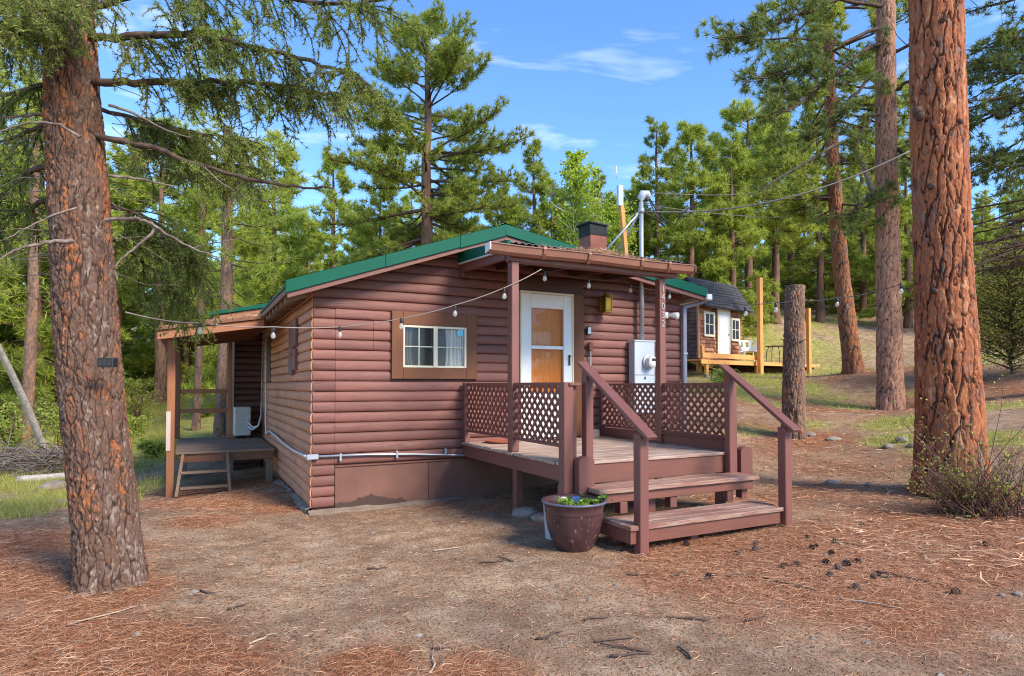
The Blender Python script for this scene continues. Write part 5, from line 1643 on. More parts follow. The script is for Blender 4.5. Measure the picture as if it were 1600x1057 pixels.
# aspen behind the chimney
def broadleaf(name, loc, H, Rr, n, leaf, barkm, seed, label, size=.05, shape=1.0, cat='tree', stems=1, cb=.25):
    rs = np.random.RandomState(seed)
    o = empty(name, loc, label, cat)
    loc = np.array(loc, float)
    sp_ = Soup(); P = []
    for s_ in range(stems):
        lean_ = rs.normal(size=2) * (.02 if stems == 1 else .18)
        tz = np.linspace(0, H, 8)
        tp = np.stack([loc[0] + lean_[0] * tz + rs.normal(size=8) * .04, loc[1] + lean_[1] * tz + rs.normal(size=8) * .04, loc[2] - .05 + tz], 1)
        sp_.tube(tp, H * .012 * (1 - tz / H * .85) + .004, 7)
        for i in range(int(n / 40 / stems)):
            f = rs.uniform(cb, .97); st = tp[0] + (tp[-1] - tp[0]) * f; st = np.array([np.interp(f * H, tz, tp[:, c]) for c in range(3)])
            L = Rr * (math.sin(math.pi * min(1, .25 + f * .75)) ** .6) * rs.uniform(.4, 1.1) * shape
            q = limb_path(st, rs.uniform(0, 6.28), rs.uniform(.2, .9), L, rs, 5, .1, .1)
            sp_.tube(q, H * .004 * np.linspace(1, .2, 6) + .002, 4)
            m = 40
            u = rs.uniform(.15, 1, m) * 4.99; k0 = u.astype(int)
            P.append(q[k0] + (q[k0 + 1] - q[k0]) * (u - k0)[:, None] + rs.normal(size=(m, 3)) * L * .13)
    P = np.concatenate(P); m = len(P)
    a = unit(rs.normal(size=(m, 3))); b = unit(np.cross(a, rs.normal(size=(m, 3)))); s = size * rs.uniform(.6, 1.2, (m, 1))
    V = np.stack([P - a * s, P - b * s * .7, P + a * s, P + b * s * .7], 1).reshape(-1, 3)
    sp_.build('trunk' if stems == 1 else 'stems', M[barkm], o)
    mk('crown' if cat == 'tree' else 'leaves', V, [np.arange(m * 4).reshape(m, 4)], M[leaf], o)
    return o


p = at(905, HORIZON, 27); z = g1(p[0], p[1])
broadleaf('aspen_tree', (p[0], p[1], z), 1.5 + (HORIZON - 228) * 27 / FPX - z, 2.1, 9000, 'aspen_leaf', 'aspen_bark', 61, 'bright yellow-green aspen behind the chimney', .075)
p = at(960, HORIZON, 29); z = g1(p[0], p[1])
broadleaf('aspen_tree', (p[0], p[1], z), 1.5 + (HORIZON - 300) * 29 / FPX - z, 1.9, 6000, 'aspen_leaf', 'aspen_bark', 62, 'smaller yellow-green aspen right of the chimney', .075)
for px, D, top, sd in ((430, 30, 330, 63), (300, 44, 400, 64), (255, 40, 430, 65), (30, 30, 440, 66)):
    p = at(px, HORIZON, D); z = g1(p[0], p[1])
    broadleaf('aspen_tree', (p[0], p[1], z), 1.5 + (HORIZON - top) * D / FPX - z, 2.0, 5000, 'aspen_leaf', 'aspen_bark', sd, {63: 'sunlit yellow aspen between the left pines', 64: 'low yellow aspen far beyond the side porch', 65: 'young yellow-green aspen between fir trunk and side porch', 66: 'young yellow-green aspen at the far left edge'}[sd], .08)
# junipers on the right edge
for i, (px, D, top, w_) in enumerate(((1580, 17, 385, 1.5), (1660, 16, 360, 1.3), (1545, 22, 440, 1.3))):
    p = at(px, HORIZON, D); z = g1(p[0], p[1])
    H = 1.5 + (HORIZON - top) * D / FPX - z
    broadleaf('juniper', (p[0], p[1], z), H, w_ * 1.2, 9000, 'juniper_leaf', 'limb_bark', 70 + i, ['olive juniper bush right of the huge orange trunk', 'larger juniper cut by the right edge', 'low juniper behind the olive juniper bush'][i], .032, 1, 'tree', 1, .04)
# dark pine whose limbs enter from the right edge
p = at(1690, HORIZON, 14); z = g1(p[0], p[1])
o = empty('pine_tree', (p[0], p[1], z), 'dark pine reaching in from the right edge with bare lower limbs', 'tree')
rs = np.random.RandomState(88)
tube('trunk', [(p[0], p[1], z - .1), (p[0], p[1], z + 6), (p[0] + .2, p[1], z + 13)], [.32, .25, .08], M['trunk_far'], o, 12)
lt = Soup(); P = []; A = []
for i in range(46):
    y = rs.uniform(-60, 420)
    h = 1.5 + (HORIZON - y) * 14 / FPX
    L = rs.uniform(1.8, 3.4)
    az = math.atan2(-RT[0], -RT[1]) + rs.uniform(-1.2, 1.2)
    q = limb_path((p[0], p[1], h), az, rs.uniform(-.35, .15), L, rs, 7, .2, .3, .1)
    lt.tube(q, np.linspace(.045, .01, 8), 5)
    for j in range(14):
        u = rs.uniform(.25, 1) * 6.99; k0 = int(u); pt = q[k0] + (q[k0 + 1] - q[k0]) * (u - k0); dr = unit(q[k0 + 1] - q[k0])
        d = unit(dr + rs.normal(size=3) * .6 + np.array([0, 0, -.1])); l2 = rs.uniform(.2, .8)
        lt.tube([pt, pt + d * l2 * .5, pt + d * l2 + np.array([0, 0, -.05])], [.010, .008, .004], 3)
        if y < 260 and rs.rand() < .8:
            for _ in range(4): P.append(pt + d * l2 * rs.uniform(.4, 1.1) + rs.normal(size=3) * .07); A.append(unit(d + rs.normal(size=3) * .5 + np.array([0, 0, .2])))
lt.build('branches', M['limb_bark'], o)
nd = needle_tris(np.array(P), np.array(A), rs, 28, .15, .010, .9)
mk('crown', nd, [np.arange(len(nd)).reshape(-1, 3)], M['pine_needle_dark'], o)

# ------------------------------------------------------------------ shed on the slope
SA = rad(12)
ep = np.array([math.cos(SA), math.sin(SA), 0]); eq = np.array([-math.sin(SA), math.cos(SA), 0]); ez = np.array([0, 0, 1.0])
S0 = at(1091, 560, 24); SZ0 = S0[2]


def sh(u, v, w): return S0 * np.array([1, 1, 0]) + ep * u + eq * v + ez * (SZ0 + w)


def sbox(name, lo, hi, mat, parent, bev=0.0):
    (a, b, c), (d, e, f) = lo, hi
    return hexa(name, [sh(a, b, c), sh(d, b, c), sh(d, e, c), sh(a, e, c), sh(a, b, f), sh(d, b, f), sh(d, e, f), sh(a, e, f)], mat, parent, bev)


for key_, cs_ in (('shingle', (srgb(104, 66, 50), srgb(160, 104, 74), srgb(204, 150, 112))), ('shingle_shaded', (srgb(70, 54, 50), srgb(98, 74, 66), srgb(126, 98, 84)))):  # darker set puts the left wall's shade into the shingle colour
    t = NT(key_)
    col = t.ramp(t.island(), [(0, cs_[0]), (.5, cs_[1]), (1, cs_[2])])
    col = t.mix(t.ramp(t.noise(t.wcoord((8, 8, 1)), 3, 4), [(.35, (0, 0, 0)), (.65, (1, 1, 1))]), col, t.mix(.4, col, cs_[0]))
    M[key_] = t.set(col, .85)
plain('roof_shingle', srgb(70, 66, 68), 0.85, var=0.4, scale=6, bump=0.3)
shed = empty('shed', sh(1.55, 1.2, 0), 'small brown shingled shed with white door on the slope at right', 'shed')
SW, SD, SH = 3.1, 2.6, 2.0
sbox('wall', (0, 0, 0), (SW, SD, SH + .25), M['shingle'], shed)


def shingle_wall(width, h0, h1, face, mat, seed):
    """overlapping wall shingles: too small to pick apart singly, one part"""
    rs = np.random.RandomState(seed); V = []; F_ = []
    row = 0; z = h0
    while z < h1:
        u = -rs.uniform(0, .15)
        while u < width:
            w_ = rs.uniform(.11, .2)
            a = max(0, u); b = min(width, u + w_ - .008)
            if b - a > .02:
                zb = z + rs.uniform(-.012, .006)
                for (uu, zz, t_) in ((a, zb, .045), (b, zb, .045), (b, min(z + .16, h1), .006), (a, min(z + .16, h1), .006), (a, zb, 0), (b, zb, 0)):
                    V.append(sh(uu, -t_, zz) if face == 'f' else sh(-t_, uu, zz))
                i = len(V) - 6
                F_ += [(i, i + 1, i + 2, i + 3), (i, i + 4, i + 5, i + 1)]
            u += w_
        z += .15
    o = mk('wall_shingles', V, F_, mat, shed); o['kind'] = 'stuff'
    return o


shingle_wall(SW, 0, SH + .2, 'f', M['shingle'], 3)
shingle_wall(SD, 0, SH + .2, 's', M['shingle_shaded'], 4)
rv_ = []
RP = [sh(-.15, -.40, SH - .05), sh(SW + .2, -.40, SH - .05), sh(SW + .2, .42, SH + 1.14), sh(-.15, .42, SH + 1.14)]
up_ = ez * .05
rf = mk('roof', [*RP, *[p + up_ for p in RP]], BOXF, M['roof_shingle'], shed)
RQ = [sh(-.15, .42, SH + 1.14), sh(SW + .2, .42, SH + 1.14), sh(SW + .2, SD + .3, SH + .2), sh(-.15, SD + .3, SH + .2)]
mk('roof', [*RQ, *[p + up_ for p in RQ]], BOXF, M['roof_shingle'], shed)
mk('gable', [sh(0, 0, SH + .2), sh(0, SD, SH + .2), sh(0, .42, SH + 1.09), sh(.05, 0, SH + .2), sh(.05, SD, SH + .2), sh(.05, .42, SH + 1.09)], [(0, 2, 1), (3, 4, 5), (0, 3, 5, 2), (2, 5, 4, 1), (0, 1, 4, 3)], M['shingle_shaded'], shed)
mk('gable', [sh(SW - .05, 0, SH + .2), sh(SW - .05, SD, SH + .2), sh(SW - .05, .42, SH + 1.09), sh(SW, 0, SH + .2), sh(SW, SD, SH + .2), sh(SW, .42, SH + 1.09)], [(0, 2, 1), (3, 4, 5), (0, 3, 5, 2), (2, 5, 4, 1), (0, 1, 4, 3)], M['shingle_shaded'], shed)
rs = np.random.RandomState(8); V = []; F_ = []
for r_ in range(9):
    t0 = r_ / 9; u = -.15 - rs.uniform(0, .2)
    while u < SW + .2:
        w_ = rs.uniform(.14, .24); a = max(-.15, u); b = min(SW + .2, u + w_ - .012)
        if b - a > .03:
            jt = rs.uniform(-.02, .02)
            for (uu, tt, h) in ((a, t0 + jt, .085), (b, t0 + jt, .085), (b, t0 + .13, .06), (a, t0 + .13, .06), (a, t0 + jt, .05), (b, t0 + jt, .05)):
                V.append(sh(uu, -.40 + .82 * tt - h * .7, SH - .05 + 1.19 * tt + h * .7))
            i = len(V) - 6; F_ += [(i, i + 1, i + 2, i + 3), (i, i + 4, i + 5, i + 1)]
        u += w_
o = mk('roof_shingles', V, F_, M['roof_shingle'], rf); o['kind'] = 'stuff'
# windows and door
for u0, u1, z0, z1 in ((.38, .92, .95, 1.75), (2.28, 2.75, .85, 1.62)):
    w_ = sbox('window', (u0, -.075, z0), (u1, -.055, z1), M['black_plastic'], shed)
    for a, b, c, d in ((u0 - .09, u0, z0 - .09, z1 + .09), (u1, u1 + .09, z0 - .09, z1 + .09), (u0, u1, z1, z1 + .09), (u0, u1, z0 - .09, z0)):
        sbox('frame', (a, -.10, c), (b, -.05, d), M['cream_paint'], w_, .005)
    sbox('muntin', ((u0 + u1) / 2 - .015, -.085, z0), ((u0 + u1) / 2 + .015, -.076, z1), M['cream_paint'], w_)
    sbox('muntin', (u0, -.088, (z0 + z1) / 2 - .015), (u1, -.077, (z0 + z1) / 2 + .015), M['cream_paint'], w_)
dr_ = sbox('door', (1.28, -.12, .05), (2.02, -.05, 2.02), M['white_paint'], shed, .01)
sbox('frame', (1.20, -.11, .03), (1.275, -.05, 2.1), M['cream_paint'], dr_, .005)
sbox('frame', (2.025, -.11, .03), (2.11, -.05, 2.1), M['cream_paint'], dr_, .005)
sbox('header', (1.5, -.13, 2.04), (2.0, -.07, 2.26), M['fresh_pine'], dr_, .005)
c = sh(1.93, -.15, 1.0); tube('knob', [c + eq * .04, c, c - eq * .02], [.015, .03, .02], M['brass'], dr_, 8)
sbox('corner_board', (-.06, -.06, 0), (.03, .02, SH + .2), M['shingle'], shed, .005)

sdk = empty('shed_deck', sh(2.3, -.8, -.4), 'orange new-timber deck on posts in front of the shingled shed', 'deck')
for i in range(9):
    sbox('deck_board', (-1.33, -1.0 + i * .112, -.145), (8.0 + .35 * math.sin(i * 2.1), -1.0 + i * .112 + .106, -.10), M['fresh_pine_x'], sdk, .004)
for i in range(14):
    sbox('deck_board', (3.25, .02 + i * .112, -.145), (7.6 + .35 * math.sin(i * 1.7), .02 + i * .112 + .106, -.10), M['fresh_pine_x'], sdk, .004)
sbox('rim', (-1.35, -1.05, -.27), (3.0, -1.005, -.11), M['fresh_pine_x'], sdk, .005)
sbox('rim', (3.01, -1.045, -.25), (8.1, -1.005, -.12), M['fresh_pine_x'], sdk, .005)
sbox('low_rail', (-1.33, -1.09, -.05), (2.75, -1.052, .13), M['fresh_pine_x'], sdk, .005)
sbox('rail_post', (-1.30, -1.048, -.10), (-1.15, -.96, .40), M['fresh_pine'], sdk, .005)
def spost(px, ytop, D, w_=.12):
    b = at(px, 560, D); zt_ = 1.5 + (HORIZON - ytop) * D / FPX; z0 = g1(b[0], b[1]) - .1
    return box('tall_post', (b[0] - w_ / 2, b[1] - w_ / 2, z0), (b[0] + w_ / 2, b[1] + w_ / 2, zt_), M['fresh_pine'], sdk, .006)
spost(1188, 434, 24.5, .17); spost(1264, 482, 27.0, .15)
for u in (-.9, 2.6, 5.2, 7.5):
    c = sh(u, -.95, 0); z0 = g1(c[0], c[1])
    box('footing', (c[0] - .1, c[1] - .1, z0 - .1), (c[0] + .1, c[1] + .1, max(z0 + .12, z0)), M['concrete'], sdk, .01)
    if z0 + .12 < SZ0 - .28: box('leg', (c[0] - .06, c[1] - .06, z0 + .12), (c[0] + .06, c[1] + .06, SZ0 - .275), M['fresh_pine'], sdk, .005)
c = sh(.2, .1, 0); z0 = g1(c[0], c[1]); box('leg', (c[0] - .08, c[1] - .08, z0 - .1), (c[0] + .08, c[1] + .08, SZ0 - .06), M['fresh_pine'], sdk, .005)

# white plastic armchair on the shed deck
cc = at(1170, 556, 25.0); cz = SZ0 - .10
chair = empty('plastic_chair', (cc[0], cc[1], cz), 'white plastic armchair on the shed deck', 'chair')
def cp(u, v, w): return np.array([cc[0], cc[1], cz]) + RT * u + fv * v + ez * w
V = []; F_ = []
n = 13
for j, (w_, rr) in enumerate(((.42, .34), (.62, .37), (.82, .40), (.90, .40))):
    for i in range(n):
        a = math.pi * (-.12 + 1.24 * i / (n - 1))
        drop = .28 * (abs(i - 6) / 6) ** 2.2 * (j / 3)
        V.append(cp(rr * math.cos(a), .02 + rr * math.sin(a) * .9, w_ - drop))
for j in range(3):
    for i in range(n - 1):
        if j == 1 and i % 2 == 1 and 2 < i < 9: continue
        b = j * n + i; F_.append((b, b + 1, b + n + 1, b + n))
m_ = len(V)
V2 = [v + (np.array([cc[0], cc[1], 0]) - v) * np.array([.06, .06, 0]) for v in V]
mk('backrest', V + V2, F_ + [tuple(q + m_ for q in f[::-1]) for f in F_], M['white_plastic'], chair, True)
P = [cp(-.28, -.25, .40), cp(.28, -.25, .40), cp(.25, .26, .37), cp(-.25, .26, .37), cp(-.28, -.25, .43), cp(.28, -.25, .43), cp(.25, .26, .40), cp(-.25, .26, .40)]
hexa('seat', P, M['white_plastic'], chair, .01)
for a, b in ((-1, -1), (1, -1), (-1, 1), (1, 1)):
    beam('leg', cp(a * .25, b * .23, .40), cp(a * .31, b * .29, .003), .06, .035, M['white_plastic'], chair, .006)

tb = at(1212, 550, 26.2)
table = empty('patio_table', (tb[0], tb[1], cz), 'small dark metal patio table beside the white chair', 'table')
def tp_(u, v, w): return np.array([tb[0], tb[1], cz]) + RT * u + fv * v + ez * w
V = []; F_ = []
for w_ in (.68, .71):
    V += [tp_(.38 * math.cos(a), .38 * math.sin(a), w_) for a in np.linspace(0, 2 * math.pi, 20, False)]
F_ = [tuple(range(19, -1, -1)), tuple(range(20, 40))] + [(i, (i + 1) % 20, 20 + (i + 1) % 20, 20 + i) for i in range(20)]
mk('top', V, F_, M['wire_dark'], table)
for a, b in ((-1, -1), (1, -1), (-1, 1), (1, 1)):
    tube('leg', [tp_(a * .2, b * .2, .68), tp_(a * .27, b * .27, .5), tp_(a * .29, b * .29, .003)], .014, M['wire_dark'], table, 6)

# ------------------------------------------------------------------ planter and bucket
pc = at(902, 850, 5.9); pc = np.array([1.845, -3.03, 0]); pc[2] = g1(pc[0], pc[1]) - .008
pot = empty('flower_pot', pc, 'large glazed brown flower pot beside the porch stairs', 'pot')
lathe('bowl', [(0, 0), (.145, 0), (.162, .012), (.182, .04), (.215, .10), (.243, .18), (.259, .26), (.265, .33), (.267, .345), (.272, .352), (.270, .362), (.275, .40), (.292, .428), (.304, .44), (.304, .452), (.293, .458), (.278, .452), (.262, .43), (.252, .40), (.25, .27)], M['glaze'], pc, pot, 48)
lathe('rim', [(.289, .4575), (.303, .4545), (.3065, .446), (.303, .438)], M['glaze_rim'], pc, pot, 48)
rs = np.random.RandomState(4)
V = [(pc[0], pc[1], pc[2] + .31)]; n = 28
for rr in (.1, .18, .252):
    for i in range(n):
        a = i / n * 2 * math.pi; V.append((pc[0] + rr * math.cos(a), pc[1] + rr * math.sin(a), pc[2] + .305 + rs.uniform(-.012, .012)))
F_ = [(0, 1 + i, 1 + (i + 1) % n) for i in range(n)]
for r_ in range(2):
    for i in range(n): F_.append((1 + r_ * n + i, 1 + (r_ + 1) * n + i, 1 + (r_ + 1) * n + (i + 1) % n, 1 + r_ * n + (i + 1) % n))
mk('soil', V, F_, M['soil'], pot, True)
pl = empty('pot_plant', pc + np.array([.03, 0, .36]), 'leafy green herb growing in the flower pot', 'plant')
so = Soup(); LV = []
for i in range(36):
    a = rs.uniform(0, 6.28); b0 = pc + np.array([.07 + .055 * rs.normal(), .055 * rs.normal(), .31])
    if i > 31: b0 = pc + np.array([.17, -.02, .36])
    L = rs.uniform(.12, .22); d = unit(np.array([math.cos(a) * .6, math.sin(a) * .6, 1.0])) if i < 32 else unit(np.array([.7, -.1 * (i - 32), .55]))
    if i >= 32: L = .19
    q = [b0, b0 + d * L * .5, b0 + unit(d + np.array([math.cos(a), math.sin(a), -.2]) * .3) * L]
    so.tube(q, [.004, .003, .002], 4)
    for j in range(9):
        c0 = q[1] + (q[2] - q[1]) * rs.uniform(-.4, 1.1) + rs.normal(size=3) * .014
        a1 = unit(rs.normal(size=3) + np.array([0, 0, .3])); b1 = unit(np.cross(a1, rs.normal(size=3))); s_ = rs.uniform(.014, .028)
        LV += [c0 - a1 * s_, c0 - b1 * s_ * .55, c0 + a1 * s_, c0 + b1 * s_ * .55]
so.build('stems', M['plant_leaf'], pl); LV = np.array(LV)
mk('leaves', LV, [np.arange(len(LV)).reshape(-1, 4)], M['plant_leaf'], pl)
tag(hexa('blue_bottle', [pc + np.array(v) for v in ((.07, .15, .32), (.16, .13, .32), (.17, .17, .32), (.08, .19, .32), (.07, .15, .445), (.16, .13, .45), (.17, .17, .45), (.08, .19, .445))], M['blue_rag'], None, .01), 'small blue container lying inside the flower pot', 'container')
bk = np.array([1.93, -2.62, g1(1.93, -2.62) - .005])
bo = empty('bucket', bk, 'pale plastic bucket under the porch deck behind the flower pot', 'bucket')
lathe('body', [(0, 0), (.13, 0), (.135, .01), (.155, .34), (.163, .345), (.163, .37), (.158, .375), (.10, .385), (0, .39)], M['bucket_white'], bk, bo, 28)
tube('handle', [bk + np.array([.16 * math.cos(a), -.02 - .12 * abs(math.sin(a)), .34 - .16 * math.sin(a)]) for a in np.linspace(0, math.pi, 12)], .004, M['galv'], bo, 5)
tag(lathe('plant_saucer', [(0, 0), (.22, 0), (.25, .03), (.24, .032), (.2, .012), (0, .012)], M['clay'], (2.4, -.42, DZ + .004), None, 28), 'brown clay saucer on the porch deck behind the lattice', 'saucer')

# ------------------------------------------------------------------ string lights and wires
def festoon(name, label, pts, bulbs, wire='wire_light', scale=1.0):
    pts = [np.array(p, float) for p in pts]
    o = empty(name, pts[0], label, 'string lights')
    path = []
    for a, b in zip(pts[:-1], pts[1:]):
        L = np.linalg.norm(b - a)
        for t_ in np.linspace(0, 1, 12, False): path.append(a + (b - a) * t_ - ez * .018 * L * 4 * t_ * (1 - t_))
    path.append(pts[-1]); path = np.array(path)
    tube('wire', path, .006 * scale, M[wire], o, 5)
    for p in bulbs:
        p = np.array(p, float)
        k0 = np.argmin(((path - p) ** 2).sum(1)); q = p
        b = empty('bulb', q); b.parent = o; b.location = q - WLOC[o.name]
        s = scale
        lathe('socket', [(0, .004), (.014 * s, .004), (.017 * s, -.01 * s), (.018 * s, -.05 * s), (.015 * s, -.055 * s), (0, -.055 * s)], M['black_plastic'], q, b, 10)
        lathe('globe', [(.011 * s, -.052 * s), (.016 * s, -.062 * s), (.025 * s, -.085 * s), (.026 * s, -.10 * s), (.019 * s, -.118 * s), (0, -.126 * s)], M['bulb_glass'], q, b, 14)
        lathe('filament', [(0, -.06 * s), (.004 * s, -.065 * s), (.004 * s, -.10 * s), (0, -.105 * s)], M['brass'], q, b, 6)
    return o


def dxy(px, py, Y):
    r = FW + RT * (px - PCX) / FPX + UP * (PCY - py) / FPX
    t_ = (Y - CAM[1]) / r[1]; return CAM + r * t_
sA = [dxy(846, 421, -1.62), dxy(788, 450, -1.55), dxy(711, 477, -1.3), dxy(627, 498, -1.0), dxy(531, 511, -.65), dxy(427, 511, -.6), dxy(313, 505, -1.2), at(196, 488, 4.75)]
festoon('string_lights', 'string of clear bulbs from the left fir to the porch beam', sA, [dxy(788, 451, -1.55), dxy(711, 478, -1.3), dxy(627, 498, -1.0), dxy(531, 511, -.65), dxy(427, 512, -.6), dxy(313, 503, -1.2)])
sB = [dxy(846, 421, -1.40), dxy(851, 424, -1.38), dxy(920, 436, -1.36), dxy(975, 437, -1.2), dxy(986, 446, -1.0), dxy(1046, 455, -.5)]
festoon('string_lights', 'string of clear bulbs under the porch roof', sB, [dxy(851, 424, -1.38), dxy(920, 436, -1.36), dxy(985, 444, -1.0), dxy(1046, 455, -.5)], 'wire_dark')
sC = [dxy(1046, 455, -.5), at(1130, 468, 12.0), at(1165, 476, 12.3), at(1212, 473, 12.4), at(1255, 470, 12.5), at(1308, 465, 13.5), at(1375, 452, 15.4), at(1408, 443, 13.5), at(1432, 441, 7.75)]
festoon('string_lights', 'string of bulbs strung across the yard from cabin to pines', sC, [at(1165, 480, 12.3), at(1212, 474, 12.4), at(1308, 466, 13.5), at(1408, 445, 12.5)], 'wire_dark', 1.5)
# service drop
a = np.array([5.05, -.13, 4.28]); b = at(1422, 236, 9.5)
path = [a + (b - a) * t_ - ez * .30 * 4 * t_ * (1 - t_) for t_ in np.linspace(0, 1, 30)]
o = tube('overhead_cable', path, .012, M['cable_grey'], None, 6); tag(o, 'thick grey overhead cable sagging from mast to the right', 'cable')
b2 = b + (b - a) * 1.2 + ez * 1.0
for i, (p0, p1, lab) in enumerate([(np.array([5.1, -.1, 4.6]), at(1250, 285, 30), 'upper thin wire behind the mast'), (np.array([5.1, -.1, 4.4]), at(1300, 330, 30), 'lower thin wire behind the mast')]):
    pth = [p0 + (p1 - p0) * t_ - ez * .25 * 4 * t_ * (1 - t_) for t_ in np.linspace(0, 1, 20)]
    tag(tube('thin_wire', pth, .007, M['cable_grey'], None, 5), lab, 'wire')

# ------------------------------------------------------------------ ground details
rs = np.random.RandomState(99)
# leaning white dead trunk, fallen log, brush pile, green board on the left
b0 = at(78, 672, 15); b1 = at(0, 548, 13)
z = g1(b0[0], b0[1]); b0[2] = z - .05
pts = [b0 + (b1 - b0) * t_ + np.array([0, 0, .10 * math.sin(t_ * math.pi)]) for t_ in np.linspace(0, 1.25, 12)]
tag(tube('leaning_trunk', pts, np.linspace(.085, .055, 12), M['dead_white'], None, 10), 'bare white dead trunk leaning at the left edge', 'dead tree')
b0 = at(28, 748, 12.2); b1 = at(135, 738, 12.6)
pts = [b0 + (b1 - b0) * t_ for t_ in np.linspace(0, 1.05, 8)]
for p in pts: p[2] = g1(p[0], p[1]) + .06
tag(tube('fallen_log', pts, np.linspace(.09, .075, 8), M['dead_white'], None, 10), 'pale peeled log lying in the grass left of the fir', 'log')
c = at(55, 720, 13.6); bz = g1(c[0], c[1])
so = Soup()
for i in range(420):
    p0 = c + RT * rs.uniform(-1.5, 1.2) + fv * rs.uniform(-.6, .8); p0[2] = bz + rs.uniform(0, .55) ** 1.3
    d = unit(rs.normal(size=3) * np.array([1, 1, .35])); L = rs.uniform(.4, 1.5)
    q = [p0 - d * L / 2, p0 + rs.normal(size=3) * .06, p0 + d * L / 2 + rs.normal(size=3) * .08]
    q = [np.array([v[0], v[1], max(v[2], bz - .02)]) for v in q]
    so.tube(q, [.012, .010, .004], 4)
o = so.build('brush_pile', M['dead_grey']); tag(o, 'tangled pile of grey dead branches behind the pale log', 'brush pile')
c = at(247, 684, 15.5); z = g1(c[0], c[1])
tag(hexa('green_board', [c * [1, 1, 0] + np.array([a, b, z + h]) for h in (.05, .12) for a, b in ((-.3, -.25), (.3, -.25), (.3, .25), (-.3, .25))], M['green_board'], None, .01), 'flat teal board lying in the grass left of the side porch', 'board')
# background shrubs left
for i, (px, py, D, H, w_) in enumerate([(20, 690, 15, 1.3, .9), (95, 690, 16, 1.2, .8), (212, 665, 19, .7, .6), (240, 700, 14.5, .45, .4), (60, 660, 21, 1.5, 1.1), (215, 630, 26, 1.8, 1.2), (1130, 590, 20, .5, .6)]):
    p = at(px, py, D); z = g1(p[0], p[1])
    broadleaf('shrub', (p[0], p[1], z), H, w_, 1800, 'shrub_leaf', 'stem_red', 300 + i, ['leafy shrub at the left edge above the brush pile', 'leafy shrub between brush pile and fir trunk', 'pale shrub just right of the fir trunk', 'low shrub at the foot of the side porch', 'taller shrub far behind the brush pile', 'round shrub on the far left slope', 'low weeds under the shed deck'][i], .035, 1, 'shrub', 7, .15)
# bush at the foot of the big pine
p = at(1545, 795, 6.9); z = g1(p[0], p[1])
bush = empty('bush', (p[0], p[1], z), 'twiggy bush with small new leaves at the foot of the huge pine', 'bush')
so = Soup(); LP_ = []
for i in range(230):
    s0 = np.array([p[0], p[1], z]) + RT * rs.normal() * .22 + fv * rs.normal() * .16; s0[2] = g1(s0[0], s0[1])
    tilt = rs.normal(); a = RT * (-.45 + tilt * .8) + fv * rs.normal() * .5 + ez * rs.uniform(.7, 1.6)
    d = unit(a); L = rs.uniform(.25, 1.1) * (1.5 if rs.rand() < .22 else .85)
    q = [s0]
    for j in range(5):
        d = unit(d + rs.normal(size=3) * .16 + ez * .05); q.append(q[-1] + d * L / 5)
    so.tube(q, np.linspace(.007, .002, 6), 3)
    for j in range(4):
        k_ = rs.randint(1, 5); d2 = unit(d + rs.normal(size=3) * .8); l2 = rs.uniform(.06, .25)
        so.tube([q[k_], q[k_] + d2 * l2], [.003, .0015], 3)
        if L > .4 and rs.rand() < .72 and (q[k_] - p) @ RT < .2:
            for _ in range(3): LP_.append(q[k_] + d2 * l2 * rs.uniform(.3, 1.05))
            LP_.append(q[-1] + rs.normal(size=3) * .03)
so.build('stems', M['stem_red'], bush)
LP_ = np.array(LP_); m = len(LP_); a = unit(rs.normal(size=(m, 3))); b = unit(np.cross(a, rs.normal(size=(m, 3)))); s_ = rs.uniform(.010, .019, (m, 1))
mk('leaves', np.stack([LP_ - a * s_, LP_ - b * s_ * .7, LP_ + a * s_, LP_ + b * s_ * .7], 1).reshape(-1, 3), [np.arange(m * 4).reshape(m, 4)], M['shrub_leaf'], bush)


def frustum_ok(x, y, z):
    d = np.stack([x, y, z], -1) - CAM
    f = d @ FW
    u = (d @ RT) / np.maximum(f, .1) * FPX + PCX
    return (f > 1.5) & (u > -250) & (u < 1850)


# pine needle litter --------------------------------------------------------
def litter(name, n, xr, yr, maskf, lmin, lmax, w, mat, thr=.12, lift=.02, keep=1.0, seed=1):
    rs = np.random.RandomState(seed)
    x = rs.uniform(*xr, n); y = rs.uniform(*yr, n)
    m = maskf(x, y)
    ok = (rs.rand(n) < np.clip((m - thr) * keep, 0, 1)) & ~((x > 0) & (x < 5.9) & (y > -.02))
    x = x[ok]; y = y[ok]
    fo = frustum_ok(x, y, np.zeros_like(x)); x = x[fo]; y = y[fo]
    n = len(x)
    a = rs.uniform(0, 6.28, n) ; L = rs.uniform(lmin, lmax, n)
    z = gz(x, y) + rs.uniform(.001, lift, n)
    d = np.stack([np.cos(a), np.sin(a), rs.normal(size=n) * .12], 1)
    s = np.stack([-np.sin(a), np.cos(a), rs.normal(size=n) * .5], 1); s = unit(s) * w
    bend = unit(np.cross(d, [0, 0, 1.0])) * (rs.normal(size=n) * .14 * L)[:, None] + np.array([0, 0, 1.0]) * (rs.uniform(0, .07, n) * L)[:, None]
    c = np.stack([x, y, z], 1)
    p0 = c - d * L[:, None] / 2; p2 = c + d * L[:, None] / 2; p1 = c + bend
    p0[:, 2] = np.maximum(p0[:, 2], gz(p0[:, 0], p0[:, 1]) + .001); p2[:, 2] = np.maximum(p2[:, 2], gz(p2[:, 0], p2[:, 1]) + .001)
    V = np.stack([p0 - s * .5, p0 + s * .5, p1 - s, p1 + s, p2], 1).reshape(-1, 3)
    i = np.arange(n) * 5
    Q = np.stack([i, i + 1, i + 3, i + 2], 1); T = np.stack([i + 2, i + 3, i + 4], 1)
    o = mk(name, V, [Q, T], mat)
    return o


